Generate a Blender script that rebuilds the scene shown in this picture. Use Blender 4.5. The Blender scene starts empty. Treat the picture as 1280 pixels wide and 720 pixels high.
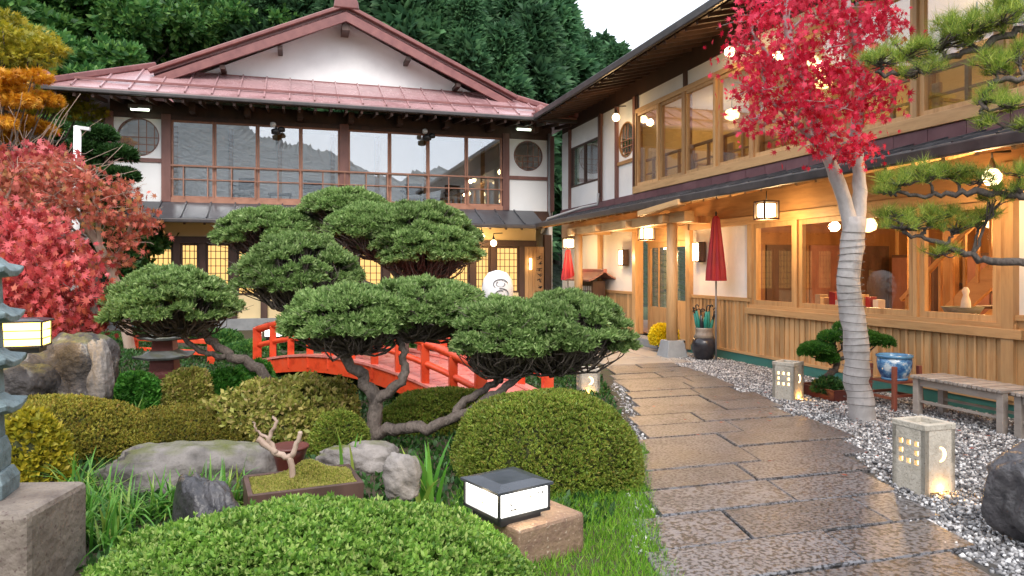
import bpy, math, random
import numpy as np
from mathutils import Vector, Matrix

# ---------------------------------------------------------------- camera, sky, sun, exposure
sc = bpy.context.scene
col = sc.collection
F, A, H, HY = 894.0, math.radians(16.8), 1.6, 337.0      # focal length (px of a 1280 frame), yaw, eye height, horizon row
SA, CA = math.sin(A), math.cos(A)
cd = bpy.data.cameras.new('camera'); cam = bpy.data.objects.new('camera', cd); col.objects.link(cam)
cam.location = (0, 0, H); cam.rotation_euler = (math.pi/2, 0, -A)
cd.sensor_width = 36; cd.lens = 36*F/1280; cd.shift_y = -(360-HY)/1280; cd.clip_start = .05; cd.clip_end = 2000
sc.camera = cam
w = bpy.data.worlds.new('World'); sc.world = w; w.use_nodes = True
wn, wl = w.node_tree.nodes, w.node_tree.links
bg = wn['Background']
sky = wn.new('ShaderNodeTexSky'); sky.sky_type = 'NISHITA'; sky.sun_disc = False
SUN_EL, SUN_AZ = math.radians(48), math.radians(200)
sky.sun_elevation = SUN_EL; sky.sun_rotation = SUN_AZ; sky.dust_density = 6; sky.air_density = 1.2
mx = wn.new('ShaderNodeMix'); mx.data_type = 'RGBA'; mx.inputs[0].default_value = .72     # overcast: even white cloud over most of it
mx.inputs[7].default_value = (9.2, 9.7, 10.6, 1)
wl.new(sky.outputs[0], mx.inputs[6]); wl.new(mx.outputs[2], bg.inputs[0]); bg.inputs[1].default_value = .13
sd = bpy.data.lights.new('sun', 'SUN'); sd.energy = 1.2; sd.angle = math.radians(25); sd.color = (1, .97, .92)
so = bpy.data.objects.new('sun', sd); col.objects.link(so)
so.rotation_euler = (math.pi/2-SUN_EL, 0, math.pi-SUN_AZ)
sc.view_settings.view_transform = 'Standard'; sc.view_settings.look = 'None'; sc.view_settings.gamma = 1
sc.view_settings.use_curve_mapping = False; sc.view_settings.exposure = 0.85
sc.render.engine = 'CYCLES'; sc.cycles.use_denoising = True
sc.cycles.max_bounces = 7; sc.cycles.diffuse_bounces = 3; sc.cycles.glossy_bounces = 3; sc.cycles.transparent_max_bounces = 10
sc.cycles.sample_clamp_indirect = 4; sc.cycles.caustics_reflective = False; sc.cycles.caustics_refractive = False

# ---------------------------------------------------------------- helpers
rnd = random.Random(11); rg = np.random.default_rng(11)
def at(px, py, d):                       # photo pixel at forward distance d
    r, u = (px-640)/F, (HY-py)/F
    return Vector((d*(SA+r*CA), d*(CA-r*SA), H+d*u))
def gp(px, py, z=0.): return at(px, py, (H-z)*F/(py-HY))          # on a level plane
def onX(px, py, X): return at(px, py, X/(SA+(px-640)/F*CA))       # on the wing's front
def onY(px, py, Y): return at(px, py, Y/(CA-(px-640)/F*SA))       # on the main front
def lerp(a, b, t): return a+(b-a)*t
def interp(x, pts): return float(np.interp(x, [p[0] for p in pts], [p[1] for p in pts]))

class MB:
    def __init__(s): s.v = []; s.f = []; s.sm = []
    def add(s, vs, fs, smooth=False):
        o = len(s.v); s.v += [tuple(p) for p in vs]
        for f in fs: s.f.append(tuple(i+o for i in f)); s.sm.append(smooth)
        return s
    def box(s, x0, x1, y0, y1, z0, z1):
        return s.add([(x, y, z) for z in (z0, z1) for y in (y0, y1) for x in (x0, x1)],
            [(0,2,3,1),(4,5,7,6),(0,1,5,4),(2,6,7,3),(0,4,6,2),(1,3,7,5)])
    def obox(s, c, sx, sy, sz, rz=0, rot=None):
        m = (rot or Matrix.Rotation(rz, 3, 'Z')); c = Vector(c)
        return s.add([c+m@Vector((x*sx/2, y*sy/2, z*sz/2)) for z in (-1,1) for y in (-1,1) for x in (-1,1)],
            [(0,2,3,1),(4,5,7,6),(0,1,5,4),(2,6,7,3),(0,4,6,2),(1,3,7,5)])
    def beam(s, p, q, wd, ht, up=(0,0,1)):
        p, q = Vector(p), Vector(q); d = (q-p).normalized(); sdv = d.cross(Vector(up)).normalized(); u = sdv.cross(d)
        vs = [b+sdv*(wd/2*i)+u*(ht/2*j) for b in (p, q) for j in (-1,1) for i in (-1,1)]
        return s.add(vs, [(0,2,3,1),(4,5,7,6),(0,1,5,4),(2,6,7,3),(0,4,6,2),(1,3,7,5)])
    def tube(s, pts, rad, n=8, smooth=True):
        pts = [Vector(p) for p in pts]; k = len(pts)
        rad = [rad]*k if isinstance(rad, (int, float)) else rad
        vs = []; ref = Vector((.31, .17, .93)); last = None
        for i, p in enumerate(pts):
            d = (pts[min(i+1, k-1)]-pts[max(i-1, 0)]).normalized()
            a = (last if last is not None else (ref if abs(d.dot(ref)) < .9 else Vector((1, 0, 0))))
            x = (a-d*a.dot(d)).normalized(); last = x; y = d.cross(x)
            vs += [p+(x*math.cos(t)+y*math.sin(t))*rad[i] for t in [2*math.pi*j/n for j in range(n)]]
        fs = [(i*n+j, i*n+(j+1)%n, (i+1)*n+(j+1)%n, (i+1)*n+j) for i in range(k-1) for j in range(n)]
        fs += [tuple(range(n-1, -1, -1)), tuple(range((k-1)*n, k*n))]
        return s.add(vs, fs, smooth)
    def lathe(s, prof, c=(0,0,0), n=24, smooth=True, sx=1, sy=1, ph=0):
        vs = [(c[0]+r*sx*math.cos(ph+2*math.pi*j/n), c[1]+r*sy*math.sin(ph+2*math.pi*j/n), c[2]+z) for r, z in prof for j in range(n)]
        k = len(prof)
        fs = [(i*n+j, i*n+(j+1)%n, (i+1)*n+(j+1)%n, (i+1)*n+j) for i in range(k-1) for j in range(n)]
        fs += [tuple(range(n-1, -1, -1)), tuple(range((k-1)*n, k*n))]
        return s.add(vs, fs, smooth)
    def prism(s, poly, off):             # polygon (3D points) pushed along off
        n = len(poly); off = Vector(off); P = [Vector(p) for p in poly]
        return s.add(P+[p+off for p in P], [tuple(range(n)), tuple(range(2*n-1, n-1, -1))]+[(i, i+n, (i+1)%n+n, (i+1)%n) for i in range(n)])

def wloc(o):
    l = Vector(o.location)
    while o.parent: o = o.parent; l = l+Vector(o.location)
    return l
def link(name, me, loc=(0,0,0), parent=None):
    o = bpy.data.objects.new(name, me); col.objects.link(o)
    o.location = loc
    if parent is not None: o.parent = parent
    return o
def tag(o, label, cat, group=None, kind=None):
    if label: o['label'] = label
    if cat: o['category'] = cat
    if group: o['group'] = group
    if kind: o['kind'] = kind
    return o
def thing(name, label, cat, loc=(0,0,0), group=None):
    o = bpy.data.objects.new(name, None); o.empty_display_size = .2; col.objects.link(o); o.location = loc
    return tag(o, label, cat, group)
def build(name, mb, mat, parent=None, bevel=0, origin=None):     # geometry given in world coordinates
    me = bpy.data.meshes.new(name)
    if origin is None:
        if parent is not None: origin = wloc(parent)
        else:
            a = np.array(mb.v); origin = Vector(((a[:,0].min()+a[:,0].max())/2, (a[:,1].min()+a[:,1].max())/2, a[:,2].min()))
    origin = Vector(origin)
    me.from_pydata([tuple(Vector(p)-origin) for p in mb.v], [], mb.f); me.update()
    me.polygons.foreach_set('use_smooth', mb.sm); me.materials.append(mat)
    o = link(name, me, (origin-wloc(parent)) if parent is not None else origin, parent)
    if bevel:
        b = o.modifiers.new('bevel', 'BEVEL'); b.width = bevel; b.segments = 2; b.limit_method = 'ANGLE'
    return o
def struct(name, mb, mat, origin=(0,0,0)): return tag(build(name, mb, mat, None, 0, origin), None, None, None, 'structure')
def npmesh(name, V, Fc, mat, smooth=False):
    me = bpy.data.meshes.new(name); k = Fc.shape[1]
    me.vertices.add(len(V)); me.vertices.foreach_set('co', np.ascontiguousarray(V, dtype=np.float32).ravel())
    me.loops.add(Fc.size); me.loops.foreach_set('vertex_index', np.ascontiguousarray(Fc, dtype=np.int32).ravel())
    me.polygons.add(len(Fc)); me.polygons.foreach_set('loop_start', np.arange(0, Fc.size, k, dtype=np.int32))
    me.update(calc_edges=True)
    if smooth: me.polygons.foreach_set('use_smooth', np.ones(len(Fc), dtype=bool))
    me.materials.append(mat); return me
def npobj(name, V, Fc, mat, parent=None, origin=None, smooth=False):
    origin = np.array(wloc(parent) if parent is not None else (origin if origin is not None else (0,0,0)))
    return link(name, npmesh(name, V-origin, Fc, mat, smooth), (0,0,0) if parent is not None else tuple(origin), parent)
def unit(v): return v/np.maximum(np.linalg.norm(v, axis=-1, keepdims=True), 1e-9)
def scatter(tv, tf, pos, dirs, scale, roll=None):
    n = len(pos); z = unit(dirs); a = rg.normal(size=(n, 3)) if roll is None else roll
    x = unit(np.cross(a, z)); y = np.cross(z, x)
    Rm = np.stack([x, y, z], axis=-1)
    V = np.einsum('nij,kj->nki', Rm, tv)*np.asarray(scale)[:, None, None]+pos[:, None]
    Fc = (tf[None]+(np.arange(n)*len(tv))[:, None, None]).reshape(-1, tf.shape[1])
    return V.reshape(-1, 3), Fc
def lump(p, f, s=0):
    x, y, z = p[..., 0]*f+s, p[..., 1]*f+s*1.7, p[..., 2]*f+s*2.3
    return (np.sin(x+1.3*np.sin(y*.9))*np.cos(y+.7*np.sin(z*1.1))+np.sin(z*1.2+x*.6)*.7+.5*np.sin(2.3*x+1.9*y+1.1*z))/2.2
T_LEAF = (np.array([(0,0,0),(.26,.05,.5),(0,.16,1),(-.26,.05,.5)], float), np.array([[0,1,2,3]]))
T_LONG = (np.array([(0,0,0),(.13,.05,.5),(0,.1,1),(-.13,.05,.5)], float), np.array([[0,1,2,3]]))
def _sprig(n=4, tilt=.6, wd=.17):
    V, Q = [], []
    for i in range(n):
        a = 2*math.pi*i/n+.3; m = Matrix.Rotation(a, 3, 'Z')@Matrix.Rotation(tilt*(.6+.5*(i % 2)), 3, 'X')
        V += [m@Vector(p) for p in ((0,0,0),(wd,.03,.5),(0,.1,1),(-wd,.03,.5))]; Q.append([4*i+j for j in range(4)])
    return np.array([tuple(v) for v in V]), np.array(Q)
T_SPRIG = _sprig(); T_ROSET = _sprig(5, .95, .24)
def _star():
    pts = []
    for ang, L in ((-135,.55),(-75,.85),(-35,.95),(0,1.1),(35,.95),(75,.85),(135,.55)):
        a = math.radians(ang); pts.append((L*math.sin(a), .12*abs(math.sin(a)), L*math.cos(a)))
        b = a+math.radians(20); pts.append((.3*math.sin(b), 0, .3*math.cos(b)))
    return np.array(pts), np.array([list(range(len(pts)))])
T_STAR = _star()
T_NEED = (np.array([(-.012,0,0),(.012,0,0),(0,.05,1)], float), np.array([[0,1,2]]))

# ---------------------------------------------------------------- materials
def node(t, typ, **kw):
    n = t.nodes.new(typ)
    for k, v in kw.items():
        if hasattr(n, k) and not k[0].isupper(): setattr(n, k, v)
        else: n.inputs[k.replace('_', ' ')].default_value = v
    return n
def newmat(name):
    m = bpy.data.materials.new(name); m.use_nodes = True; t = m.node_tree; t.nodes.clear()
    return m, t, t.nodes.new('ShaderNodeOutputMaterial')
def ramp(t, cols, pos=None):
    r = t.nodes.new('ShaderNodeValToRGB'); e = r.color_ramp.elements
    while len(e) < len(cols): e.new(.5)
    for i, c in enumerate(cols):
        e[i].position = pos[i] if pos else i/max(1, len(cols)-1); e[i].color = (*c, 1)
    return r
def surf(name, cols, scale=6, stretch=(1,1,1), rough=.6, rvar=.15, bump=.25, bscale=4, rand=.15, metal=0, detail=7, lo=.3, hi=.7, speck=None, dist=.01, spec=.5, moss=None):
    m, t, out = newmat(name); L = t.links.new
    p = node(t, 'ShaderNodeBsdfPrincipled', Metallic=metal); p.inputs['Specular IOR Level'].default_value = spec
    tc = t.nodes.new('ShaderNodeTexCoord'); oi = t.nodes.new('ShaderNodeObjectInfo')
    mp = t.nodes.new('ShaderNodeMapping'); mp.inputs['Scale'].default_value = stretch
    sc_ = node(t, 'ShaderNodeMath', operation='MULTIPLY'); sc_.inputs[1].default_value = 37.
    L(oi.outputs['Random'], sc_.inputs[0]); L(sc_.outputs[0], mp.inputs['Location']); L(tc.outputs['Object'], mp.inputs['Vector'])
    nz = node(t, 'ShaderNodeTexNoise', Scale=scale, Detail=detail, Roughness=.62); L(mp.outputs[0], nz.inputs['Vector'])
    r = ramp(t, cols, [lerp(lo, hi, i/max(1, len(cols)-1)) for i in range(len(cols))]); L(nz.outputs['Fac'], r.inputs[0])
    c = r.outputs[0]
    if speck:
        vo = node(t, 'ShaderNodeTexNoise', Scale=speck[0], Detail=2.); L(mp.outputs[0], vo.inputs['Vector'])
        rr = ramp(t, [(0,0,0),(1,1,1)], [speck[2], speck[2]+.12]); L(vo.outputs['Fac'], rr.inputs[0])
        mm = t.nodes.new('ShaderNodeMix'); mm.data_type = 'RGBA'; mm.inputs[7].default_value = (*speck[1], 1)
        L(rr.outputs[0], mm.inputs[0]); L(c, mm.inputs[6]); c = mm.outputs[2]
    if moss:                                  # moss gathers on upward faces
        g = t.nodes.new('ShaderNodeNewGeometry'); sx = t.nodes.new('ShaderNodeSeparateXYZ'); L(g.outputs['Normal'], sx.inputs[0])
        n2 = node(t, 'ShaderNodeTexNoise', Scale=moss[1], Detail=5.); L(tc.outputs['Object'], n2.inputs['Vector'])
        mu = node(t, 'ShaderNodeMath', operation='MULTIPLY'); L(sx.outputs[2], mu.inputs[0]); L(n2.outputs['Fac'], mu.inputs[1])
        rr = ramp(t, [(0,0,0),(1,1,1)], [moss[2]-.08, moss[2]+.2]); L(mu.outputs[0], rr.inputs[0])
        mm = t.nodes.new('ShaderNodeMix'); mm.data_type = 'RGBA'; mm.inputs[7].default_value = (*moss[0], 1)
        L(rr.outputs[0], mm.inputs[0]); L(c, mm.inputs[6]); c = mm.outputs[2]
    hs = t.nodes.new('ShaderNodeHueSaturation')
    mr = node(t, 'ShaderNodeMapRange'); mr.inputs[3].default_value = 1-rand; mr.inputs[4].default_value = 1+rand
    L(oi.outputs['Random'], mr.inputs[0]); L(mr.outputs[0], hs.inputs['Value']); L(c, hs.inputs['Color'])
    L(hs.outputs[0], p.inputs['Base Color'])
    rm = node(t, 'ShaderNodeMapRange'); rm.inputs[3].default_value = max(.02, rough-rvar); rm.inputs[4].default_value = min(1, rough+rvar)
    L(nz.outputs['Fac'], rm.inputs[0]); L(rm.outputs[0], p.inputs['Roughness'])
    if bump:
        nb = node(t, 'ShaderNodeTexNoise', Scale=scale*bscale, Detail=6.); L(mp.outputs[0], nb.inputs['Vector'])
        b = node(t, 'ShaderNodeBump', Strength=bump, Distance=dist); L(nb.outputs['Fac'], b.inputs['Height']); L(b.outputs[0], p.inputs['Normal'])
    L(p.outputs[0], out.inputs[0]); return m
def leafmat(name, cols, trans=.3, rough=.5, vary=.25, nscale=1.5):
    m, t, out = newmat(name); L = t.links.new
    p = node(t, 'ShaderNodeBsdfPrincipled', Roughness=rough); p.inputs['Specular IOR Level'].default_value = .35
    g = t.nodes.new('ShaderNodeNewGeometry'); r = ramp(t, cols); L(g.outputs['Random Per Island'], r.inputs[0])
    tc = t.nodes.new('ShaderNodeTexCoord'); nz = node(t, 'ShaderNodeTexNoise', Scale=nscale, Detail=3.); L(tc.outputs['Object'], nz.inputs['Vector'])
    oi = t.nodes.new('ShaderNodeObjectInfo'); ad = node(t, 'ShaderNodeMath', operation='MULTIPLY_ADD'); ad.inputs[1].default_value = .35
    L(oi.outputs['Random'], ad.inputs[0]); L(nz.outputs['Fac'], ad.inputs[2])
    mr = node(t, 'ShaderNodeMapRange'); mr.inputs[1].default_value = .35; mr.inputs[2].default_value = 1.0
    mr.inputs[3].default_value = 1-vary; mr.inputs[4].default_value = 1+vary
    L(ad.outputs[0], mr.inputs[0]); hs = t.nodes.new('ShaderNodeHueSaturation'); L(mr.outputs[0], hs.inputs['Value']); L(r.outputs[0], hs.inputs['Color'])
    tr = t.nodes.new('ShaderNodeBsdfTranslucent'); L(hs.outputs[0], p.inputs['Base Color']); L(hs.outputs[0], tr.inputs['Color'])
    ms = t.nodes.new('ShaderNodeMixShader'); ms.inputs[0].default_value = trans
    L(p.outputs[0], ms.inputs[1]); L(tr.outputs[0], ms.inputs[2]); L(ms.outputs[0], out.inputs[0]); return m
def emit(name, c, s):
    m, t, out = newmat(name); e = node(t, 'ShaderNodeEmission', Strength=s); e.inputs[0].default_value = (*c, 1)
    t.links.new(e.outputs[0], out.inputs[0]); return m
def glassmat(name, refl, tint=(1,1,1), rough=.0):
    m, t, out = newmat(name); L = t.links.new
    tr = t.nodes.new('ShaderNodeBsdfTransparent'); tr.inputs[0].default_value = (*tint, 1)
    gl = node(t, 'ShaderNodeBsdfGlossy', Roughness=rough); gl.inputs[0].default_value = (.9, .95, 1, 1)
    lw = node(t, 'ShaderNodeLayerWeight', Blend=.5); fr = node(t, 'ShaderNodeMath', operation='POWER'); fr.inputs[1].default_value = 4.; L(lw.outputs['Facing'], fr.inputs[0])
    ad = node(t, 'ShaderNodeMath', operation='MULTIPLY_ADD'); ad.inputs[1].default_value = .8; ad.inputs[2].default_value = refl
    L(fr.outputs[0], ad.inputs[0]); ad.use_clamp = True
    ms = t.nodes.new('ShaderNodeMixShader'); L(ad.outputs[0], ms.inputs[0]); L(tr.outputs[0], ms.inputs[1]); L(gl.outputs[0], ms.inputs[2]); L(ms.outputs[0], out.inputs[0]); return m

m = {}
m['plaster'] = surf('plaster', [(.74,.74,.745),(.84,.84,.84),(.88,.88,.88)], .9, rough=.85, bump=.08, bscale=12, rand=.02)
m['plaster_warm'] = surf('plaster_warm', [(.70,.55,.30),(.78,.62,.36)], 1.5, rough=.85, bump=.08, bscale=12, rand=.03)
m['darkwood'] = surf('darkwood', [(.045,.024,.018),(.10,.052,.04)], 5, (1,1,.25), rough=.55, rand=.25, bump=.2)
m['purplewood'] = surf('purplewood', [(.15,.065,.055),(.25,.12,.10)], 5, (1,1,.3), rough=.5, rand=.15, bump=.2)
m['rail'] = surf('rail', [(.28,.13,.085),(.42,.21,.14)], 6, (1,1,1), rough=.5, rand=.12, bump=.1)
def woods(nm, c1, c2):
    m[nm+'_v'] = surf(nm+'_v', [c1, c2, lerp(Vector(c1), Vector(c2), .4)], 9, (1,1,.12), rough=.45, rand=.24, bump=.2, bscale=3)
    m[nm+'_h'] = surf(nm+'_h', [c1, c2, lerp(Vector(c1), Vector(c2), .4)], 9, (1,.12,1), rough=.45, rand=.12, bump=.15, bscale=3)
woods('cedar', (.40,.215,.09), (.60,.37,.175)); woods('oldcedar', (.30,.155,.068), (.46,.26,.115))
m['redroof'] = surf('redroof', [(.27,.14,.145),(.40,.235,.24),(.34,.20,.205)], 1.6, rough=.27, rvar=.12, rand=.06, bump=.06, bscale=6, spec=.7)
m['rooftrim'] = surf('rooftrim', [(.17,.055,.055),(.28,.11,.10)], 4, rough=.4, rand=.08, bump=.15)
m['slate'] = surf('slate', [(.035,.037,.045),(.09,.092,.105)], 5, rough=.38, rand=.18, bump=.2)
m['fascia'] = surf('fascia', [(.12,.05,.06),(.19,.09,.10)], 4, rough=.45, rand=.12, bump=.1)
m['gutter'] = surf('gutter', [(.03,.028,.03),(.07,.06,.06)], 6, rough=.4, bump=.1)
m['vermilion'] = surf('vermilion', [(.50,.035,.012),(.78,.075,.02),(.70,.09,.035)], 7, rough=.38, rvar=.15, rand=.06, bump=.08, spec=.7)
m['deck'] = surf('deck', [(.46,.12,.10),(.68,.22,.18),(.60,.26,.22)], 6, rough=.3, rand=.12, bump=.1, spec=.8)
m['slab'] = surf('slab', [(.066,.070,.082),(.14,.14,.152),(.112,.10,.098)], 3.2, rough=.36, rvar=.2, rand=.2, bump=.8, bscale=12, speck=(42,(.022,.02,.02),.46), dist=.006)
m['mortar'] = surf('mortar', [(.045,.04,.035),(.085,.075,.065)], 8, rough=.7, bump=.5)
m['paving'] = surf('paving', [(.22,.19,.165),(.34,.30,.26)], 3, rough=.42, rvar=.2, rand=.1, bump=.4, bscale=12)
m['gravelbed'] = surf('gravelbed', [(.10,.095,.095),(.28,.27,.27)], 45, rough=.9, bump=.8, bscale=1)
m['soil'] = surf('soil', [(.035,.026,.016),(.075,.055,.03),(.05,.07,.02)], 7, rough=.95, bump=.8, dist=.03)
m['moss'] = surf('moss', [(.055,.06,.012),(.13,.125,.025),(.10,.085,.02)], 9, rough=.95, bump=.9, bscale=9, dist=.02)
m['rock'] = surf('rock', [(.045,.038,.036),(.23,.205,.19),(.10,.088,.08)], 2.6, rough=.75, bump=.9, bscale=4, rand=.2, dist=.04, moss=((.10,.11,.02),5,.42))
m['rockpatch'] = surf('rockpatch', [(.04,.035,.035),(.07,.06,.06),(.42,.40,.37)], 4.2, rough=.7, bump=.9, bscale=4, dist=.04, lo=.4, hi=.68, moss=((.16,.15,.03),5,.45))
m['darkrock'] = surf('darkrock', [(.018,.018,.022),(.07,.065,.07),(.03,.028,.03)], 3, rough=.38, rvar=.2, bump=.9, bscale=3, dist=.05)
m['block'] = surf('block', [(.06,.045,.04),(.20,.165,.135),(.11,.085,.07)], 3.5, rough=.65, bump=.7, bscale=6, dist=.02, speck=(60,(.08,.05,.045),.6))
m['brownstone'] = surf('brownstone', [(.09,.045,.038),(.24,.155,.10),(.15,.085,.065)], 5, rough=.6, bump=.7, bscale=8, dist=.012, speck=(70,(.42,.33,.25),.62))
m['lantstone'] = surf('lantstone', [(.30,.265,.215),(.46,.42,.355),(.36,.32,.26)], 5, rough=.85, bump=.6, bscale=9, dist=.012, rand=.08, speck=(80,(.22,.19,.15),.6))
m['pagstone'] = surf('pagstone', [(.05,.075,.08),(.17,.225,.24),(.09,.125,.13)], 7, rough=.7, bump=.7, bscale=5, rand=.12, dist=.015)
m['redstone'] = surf('redstone', [(.20,.055,.05),(.33,.11,.095)], 6, rough=.6, bump=.5, rand=.1)
m['greystone'] = surf('greystone', [(.09,.10,.095),(.24,.25,.235)], 7, rough=.7, bump=.6, rand=.1, moss=((.12,.12,.03),6,.5))
m['concrete'] = surf('concrete', [(.20,.21,.22),(.28,.29,.30)], 5, rough=.75, bump=.3)
m['green'] = surf('green', [(.04,.17,.145),(.07,.24,.20)], 3, rough=.5, bump=.1)
m['black'] = surf('black', [(.012,.012,.014),(.03,.03,.033)], 6, rough=.4, bump=.1)
m['capmetal'] = surf('capmetal', [(.02,.024,.032),(.06,.066,.08)], 3, rough=.3, rvar=.15, bump=.1, rand=.05)
m['white'] = surf('white', [(.72,.72,.73),(.82,.82,.82)], 4, rough=.5, bump=.1)
m['greypaint'] = surf('greypaint', [(.30,.30,.31),(.40,.40,.41)], 4, rough=.5, bump=.1)
m['grey'] = surf('grey', [(.16,.16,.17),(.24,.24,.25)], 4, rough=.45, bump=.1, rand=.1)
m['benchwood'] = surf('benchwood', [(.24,.20,.175),(.38,.33,.29)], 10, (1,.2,1), rough=.7, rand=.2, bump=.25)
m['standred'] = surf('standred', [(.14,.035,.025),(.23,.07,.045)], 8, (1,1,.2), rough=.45, rand=.15, bump=.15)
m['porcelain'] = surf('porcelain', [(.03,.10,.28),(.10,.27,.50),(.62,.70,.74)], 7, rough=.15, rvar=.05, rand=0, bump=0, lo=.40, hi=.60, spec=.7)
m['porcelain_blue'] = surf('porcelain_blue', [(.05,.17,.36),(.12,.32,.52)], 7, rough=.15, rvar=.05, bump=0, spec=.7)
m['glaze'] = surf('glaze', [(.013,.013,.017),(.04,.038,.045)], 4, rough=.22, bump=.05)
m['glaze_top'] = surf('glaze_top', [(.20,.16,.13),(.38,.32,.27)], 5, rough=.3, bump=.1)
m['parasol'] = surf('parasol', [(.27,.012,.022),(.40,.022,.035)], 4, rough=.6, rand=.08, bump=.1)
m['bluegreen'] = surf('bluegreen', [(.01,.16,.13),(.02,.26,.20)], 6, rough=.5, rand=.2, bump=.1)
m['bark'] = surf('bark', [(.035,.026,.022),(.125,.10,.085),(.07,.05,.042)], 12, (1,1,.5), rough=.85, bump=1., bscale=2.5, dist=.03)
m['barkgrey'] = surf('barkgrey', [(.27,.245,.235),(.48,.45,.44),(.36,.33,.31)], 5, (1,1,.6), rough=.7, bump=.5, bscale=5, dist=.015)
m['rope'] = surf('rope', [(.09,.08,.075),(.16,.145,.135)], 20, rough=.9, bump=.4)
m['twig'] = surf('twig', [(.055,.04,.03),(.12,.09,.065)], 10, rough=.9, bump=.4)
m['coregreen'] = surf('coregreen', [(.028,.035,.012),(.06,.065,.02)], 10, rough=.95, bump=.6)
m['driftwood'] = surf('driftwood', [(.30,.20,.15),(.50,.38,.30)], 9, (1,1,.3), rough=.7, bump=.4)
m['redpot'] = surf('redpot', [(.07,.016,.012),(.12,.028,.02)], 6, rough=.45, bump=.2)
m['tatami'] = surf('tatami', [(.42,.32,.18),(.5,.4,.24)], 8, rough=.8, bump=.1)
m['screen'] = surf('screen', [(.80,.80,.80),(.86,.86,.86)], 2, rough=.9, bump=.03)
m['hillside'] = surf('hillside', [(.008,.018,.008),(.03,.055,.02),(.015,.03,.012)], .5, rough=1, bump=1., bscale=3, dist=1.5)
m['hillhaze'] = surf('hillhaze', [(.24,.27,.275),(.32,.35,.35)], .25, rough=1, bump=1., bscale=3, dist=2)  # mist over the ridge painted in as a pale, greyed hill colour
m['lawn'] = surf('lawn', [(.03,.05,.015),(.08,.09,.03)], 3, rough=1, bump=.6)
m['interior'] = surf('interior', [(.16,.07,.026),(.27,.13,.05)], 6, (1,1,.15), rough=.5, rand=.1, bump=.1)
# foliage
m['yew'] = leafmat('yew', [(.095,.165,.05),(.175,.285,.08),(.265,.39,.125),(.39,.50,.21)], .35, .5, .25, 3)
m['boxwood'] = leafmat('boxwood', [(.07,.17,.025),(.15,.31,.04),(.26,.44,.07),(.44,.55,.17)], .35, .45, .28, 4)
m['azalea'] = leafmat('azalea', [(.10,.16,.02),(.18,.27,.035),(.30,.37,.06),(.25,.20,.045)], .3, .5, .4, 5)
m['olive'] = leafmat('olive', [(.10,.115,.016),(.21,.21,.028),(.33,.29,.045),(.22,.13,.028)], .3, .55, .5, 5)
m['lime'] = leafmat('lime', [(.15,.19,.03),(.31,.33,.06),(.46,.42,.11),(.40,.30,.12)], .3, .5, .25, 3)
m['fresh'] = leafmat('fresh', [(.03,.13,.02),(.07,.25,.03),(.14,.36,.06)], .35, .4, .25, 3)
m['darkleaf'] = leafmat('darkleaf', [(.015,.05,.012),(.035,.10,.022),(.06,.15,.035)], .25, .45, .3, 2)
m['cedarleaf'] = leafmat('cedarleaf', [(.034,.095,.045),(.068,.165,.072),(.12,.25,.105)], .4, .6, .5, .5)
m['broadleaf'] = leafmat('broadleaf', [(.03,.10,.026),(.06,.18,.042),(.11,.26,.06),(.18,.33,.07)], .4, .5, .35, .7)
m['yellowleaf'] = leafmat('yellowleaf', [(.16,.17,.015),(.34,.30,.02),(.46,.36,.03)], .35, .5, .25, 1)
m['orangeleaf'] = leafmat('orangeleaf', [(.42,.16,.01),(.62,.27,.015),(.70,.38,.03)], .35, .5, .2, 1)
m['redleaf'] = leafmat('redleaf', [(.22,.02,.02),(.50,.06,.065),(.68,.16,.17),(.46,.11,.04)], .3, .5, .4, 3)
m['russetleaf'] = leafmat('russetleaf', [(.20,.045,.025),(.38,.09,.05),(.54,.13,.10),(.32,.17,.05)], .3, .5, .4, 3)
m['scarletleaf'] = leafmat('scarletleaf', [(.40,.008,.03),(.66,.02,.06),(.80,.06,.13),(.55,.01,.025)], .42, .45, .15, 2)
m['needle'] = leafmat('needle', [(.09,.19,.03),(.21,.34,.045),(.40,.49,.07),(.56,.58,.12)], .3, .4, .25, 3)
m['bonsai'] = leafmat('bonsai', [(.02,.09,.015),(.05,.16,.02),(.09,.22,.035)], .25, .4, .2, 4)
m['mum'] = leafmat('mum', [(.70,.50,.005),(.85,.66,.01),(.9,.75,.03)], .2, .6, .1, 5)
m['blade'] = leafmat('blade', [(.04,.15,.015),(.09,.27,.03),(.17,.38,.06),(.35,.42,.08)], .35, .35, .2, 3)
m['grass'] = leafmat('grass', [(.06,.18,.012),(.14,.33,.025),(.27,.45,.05)], .35, .45, .25, 4)
m['pebble'] = leafmat('pebble', [(.07,.07,.078),(.19,.185,.19),(.36,.35,.35),(.74,.73,.73)], 0, .7, .12, 2)
# light
WARM = (1, .61, .26)
m['glow'] = emit('glow', (1, .74, .36), 7); m['glow_soft'] = emit('glow_soft', (1, .66, .24), 3.2); m['glow_yellow'] = emit('glow_yellow', (1, .62, .12), 5)
m['shoji'] = emit('shoji', (1, .60, .20), .8); m['glow_white'] = emit('glow_white', (1, .97, .90), 2.6); m['glow_hole'] = emit('glow_hole', (1, .62, .24), 5)
m['tube'] = emit('tube', (.85, 1, .75), 2.2)
m['glass'] = glassmat('glass', .22, (.99,.99,.99)); m['glass_wing'] = glassmat('glass_wing', .13, (.97,.96,.94)); m['glass_low'] = glassmat('glass_low', .03, (.98,.97,.95))
def point(name, loc, power, c=WARM, rad=.06, parent=None):
    l = bpy.data.lights.new(name, 'POINT'); l.energy = power; l.color = c; l.shadow_soft_size = rad
    return link(name, l, Vector(loc)-(wloc(parent) if parent is not None else Vector((0,0,0))), parent)

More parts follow.
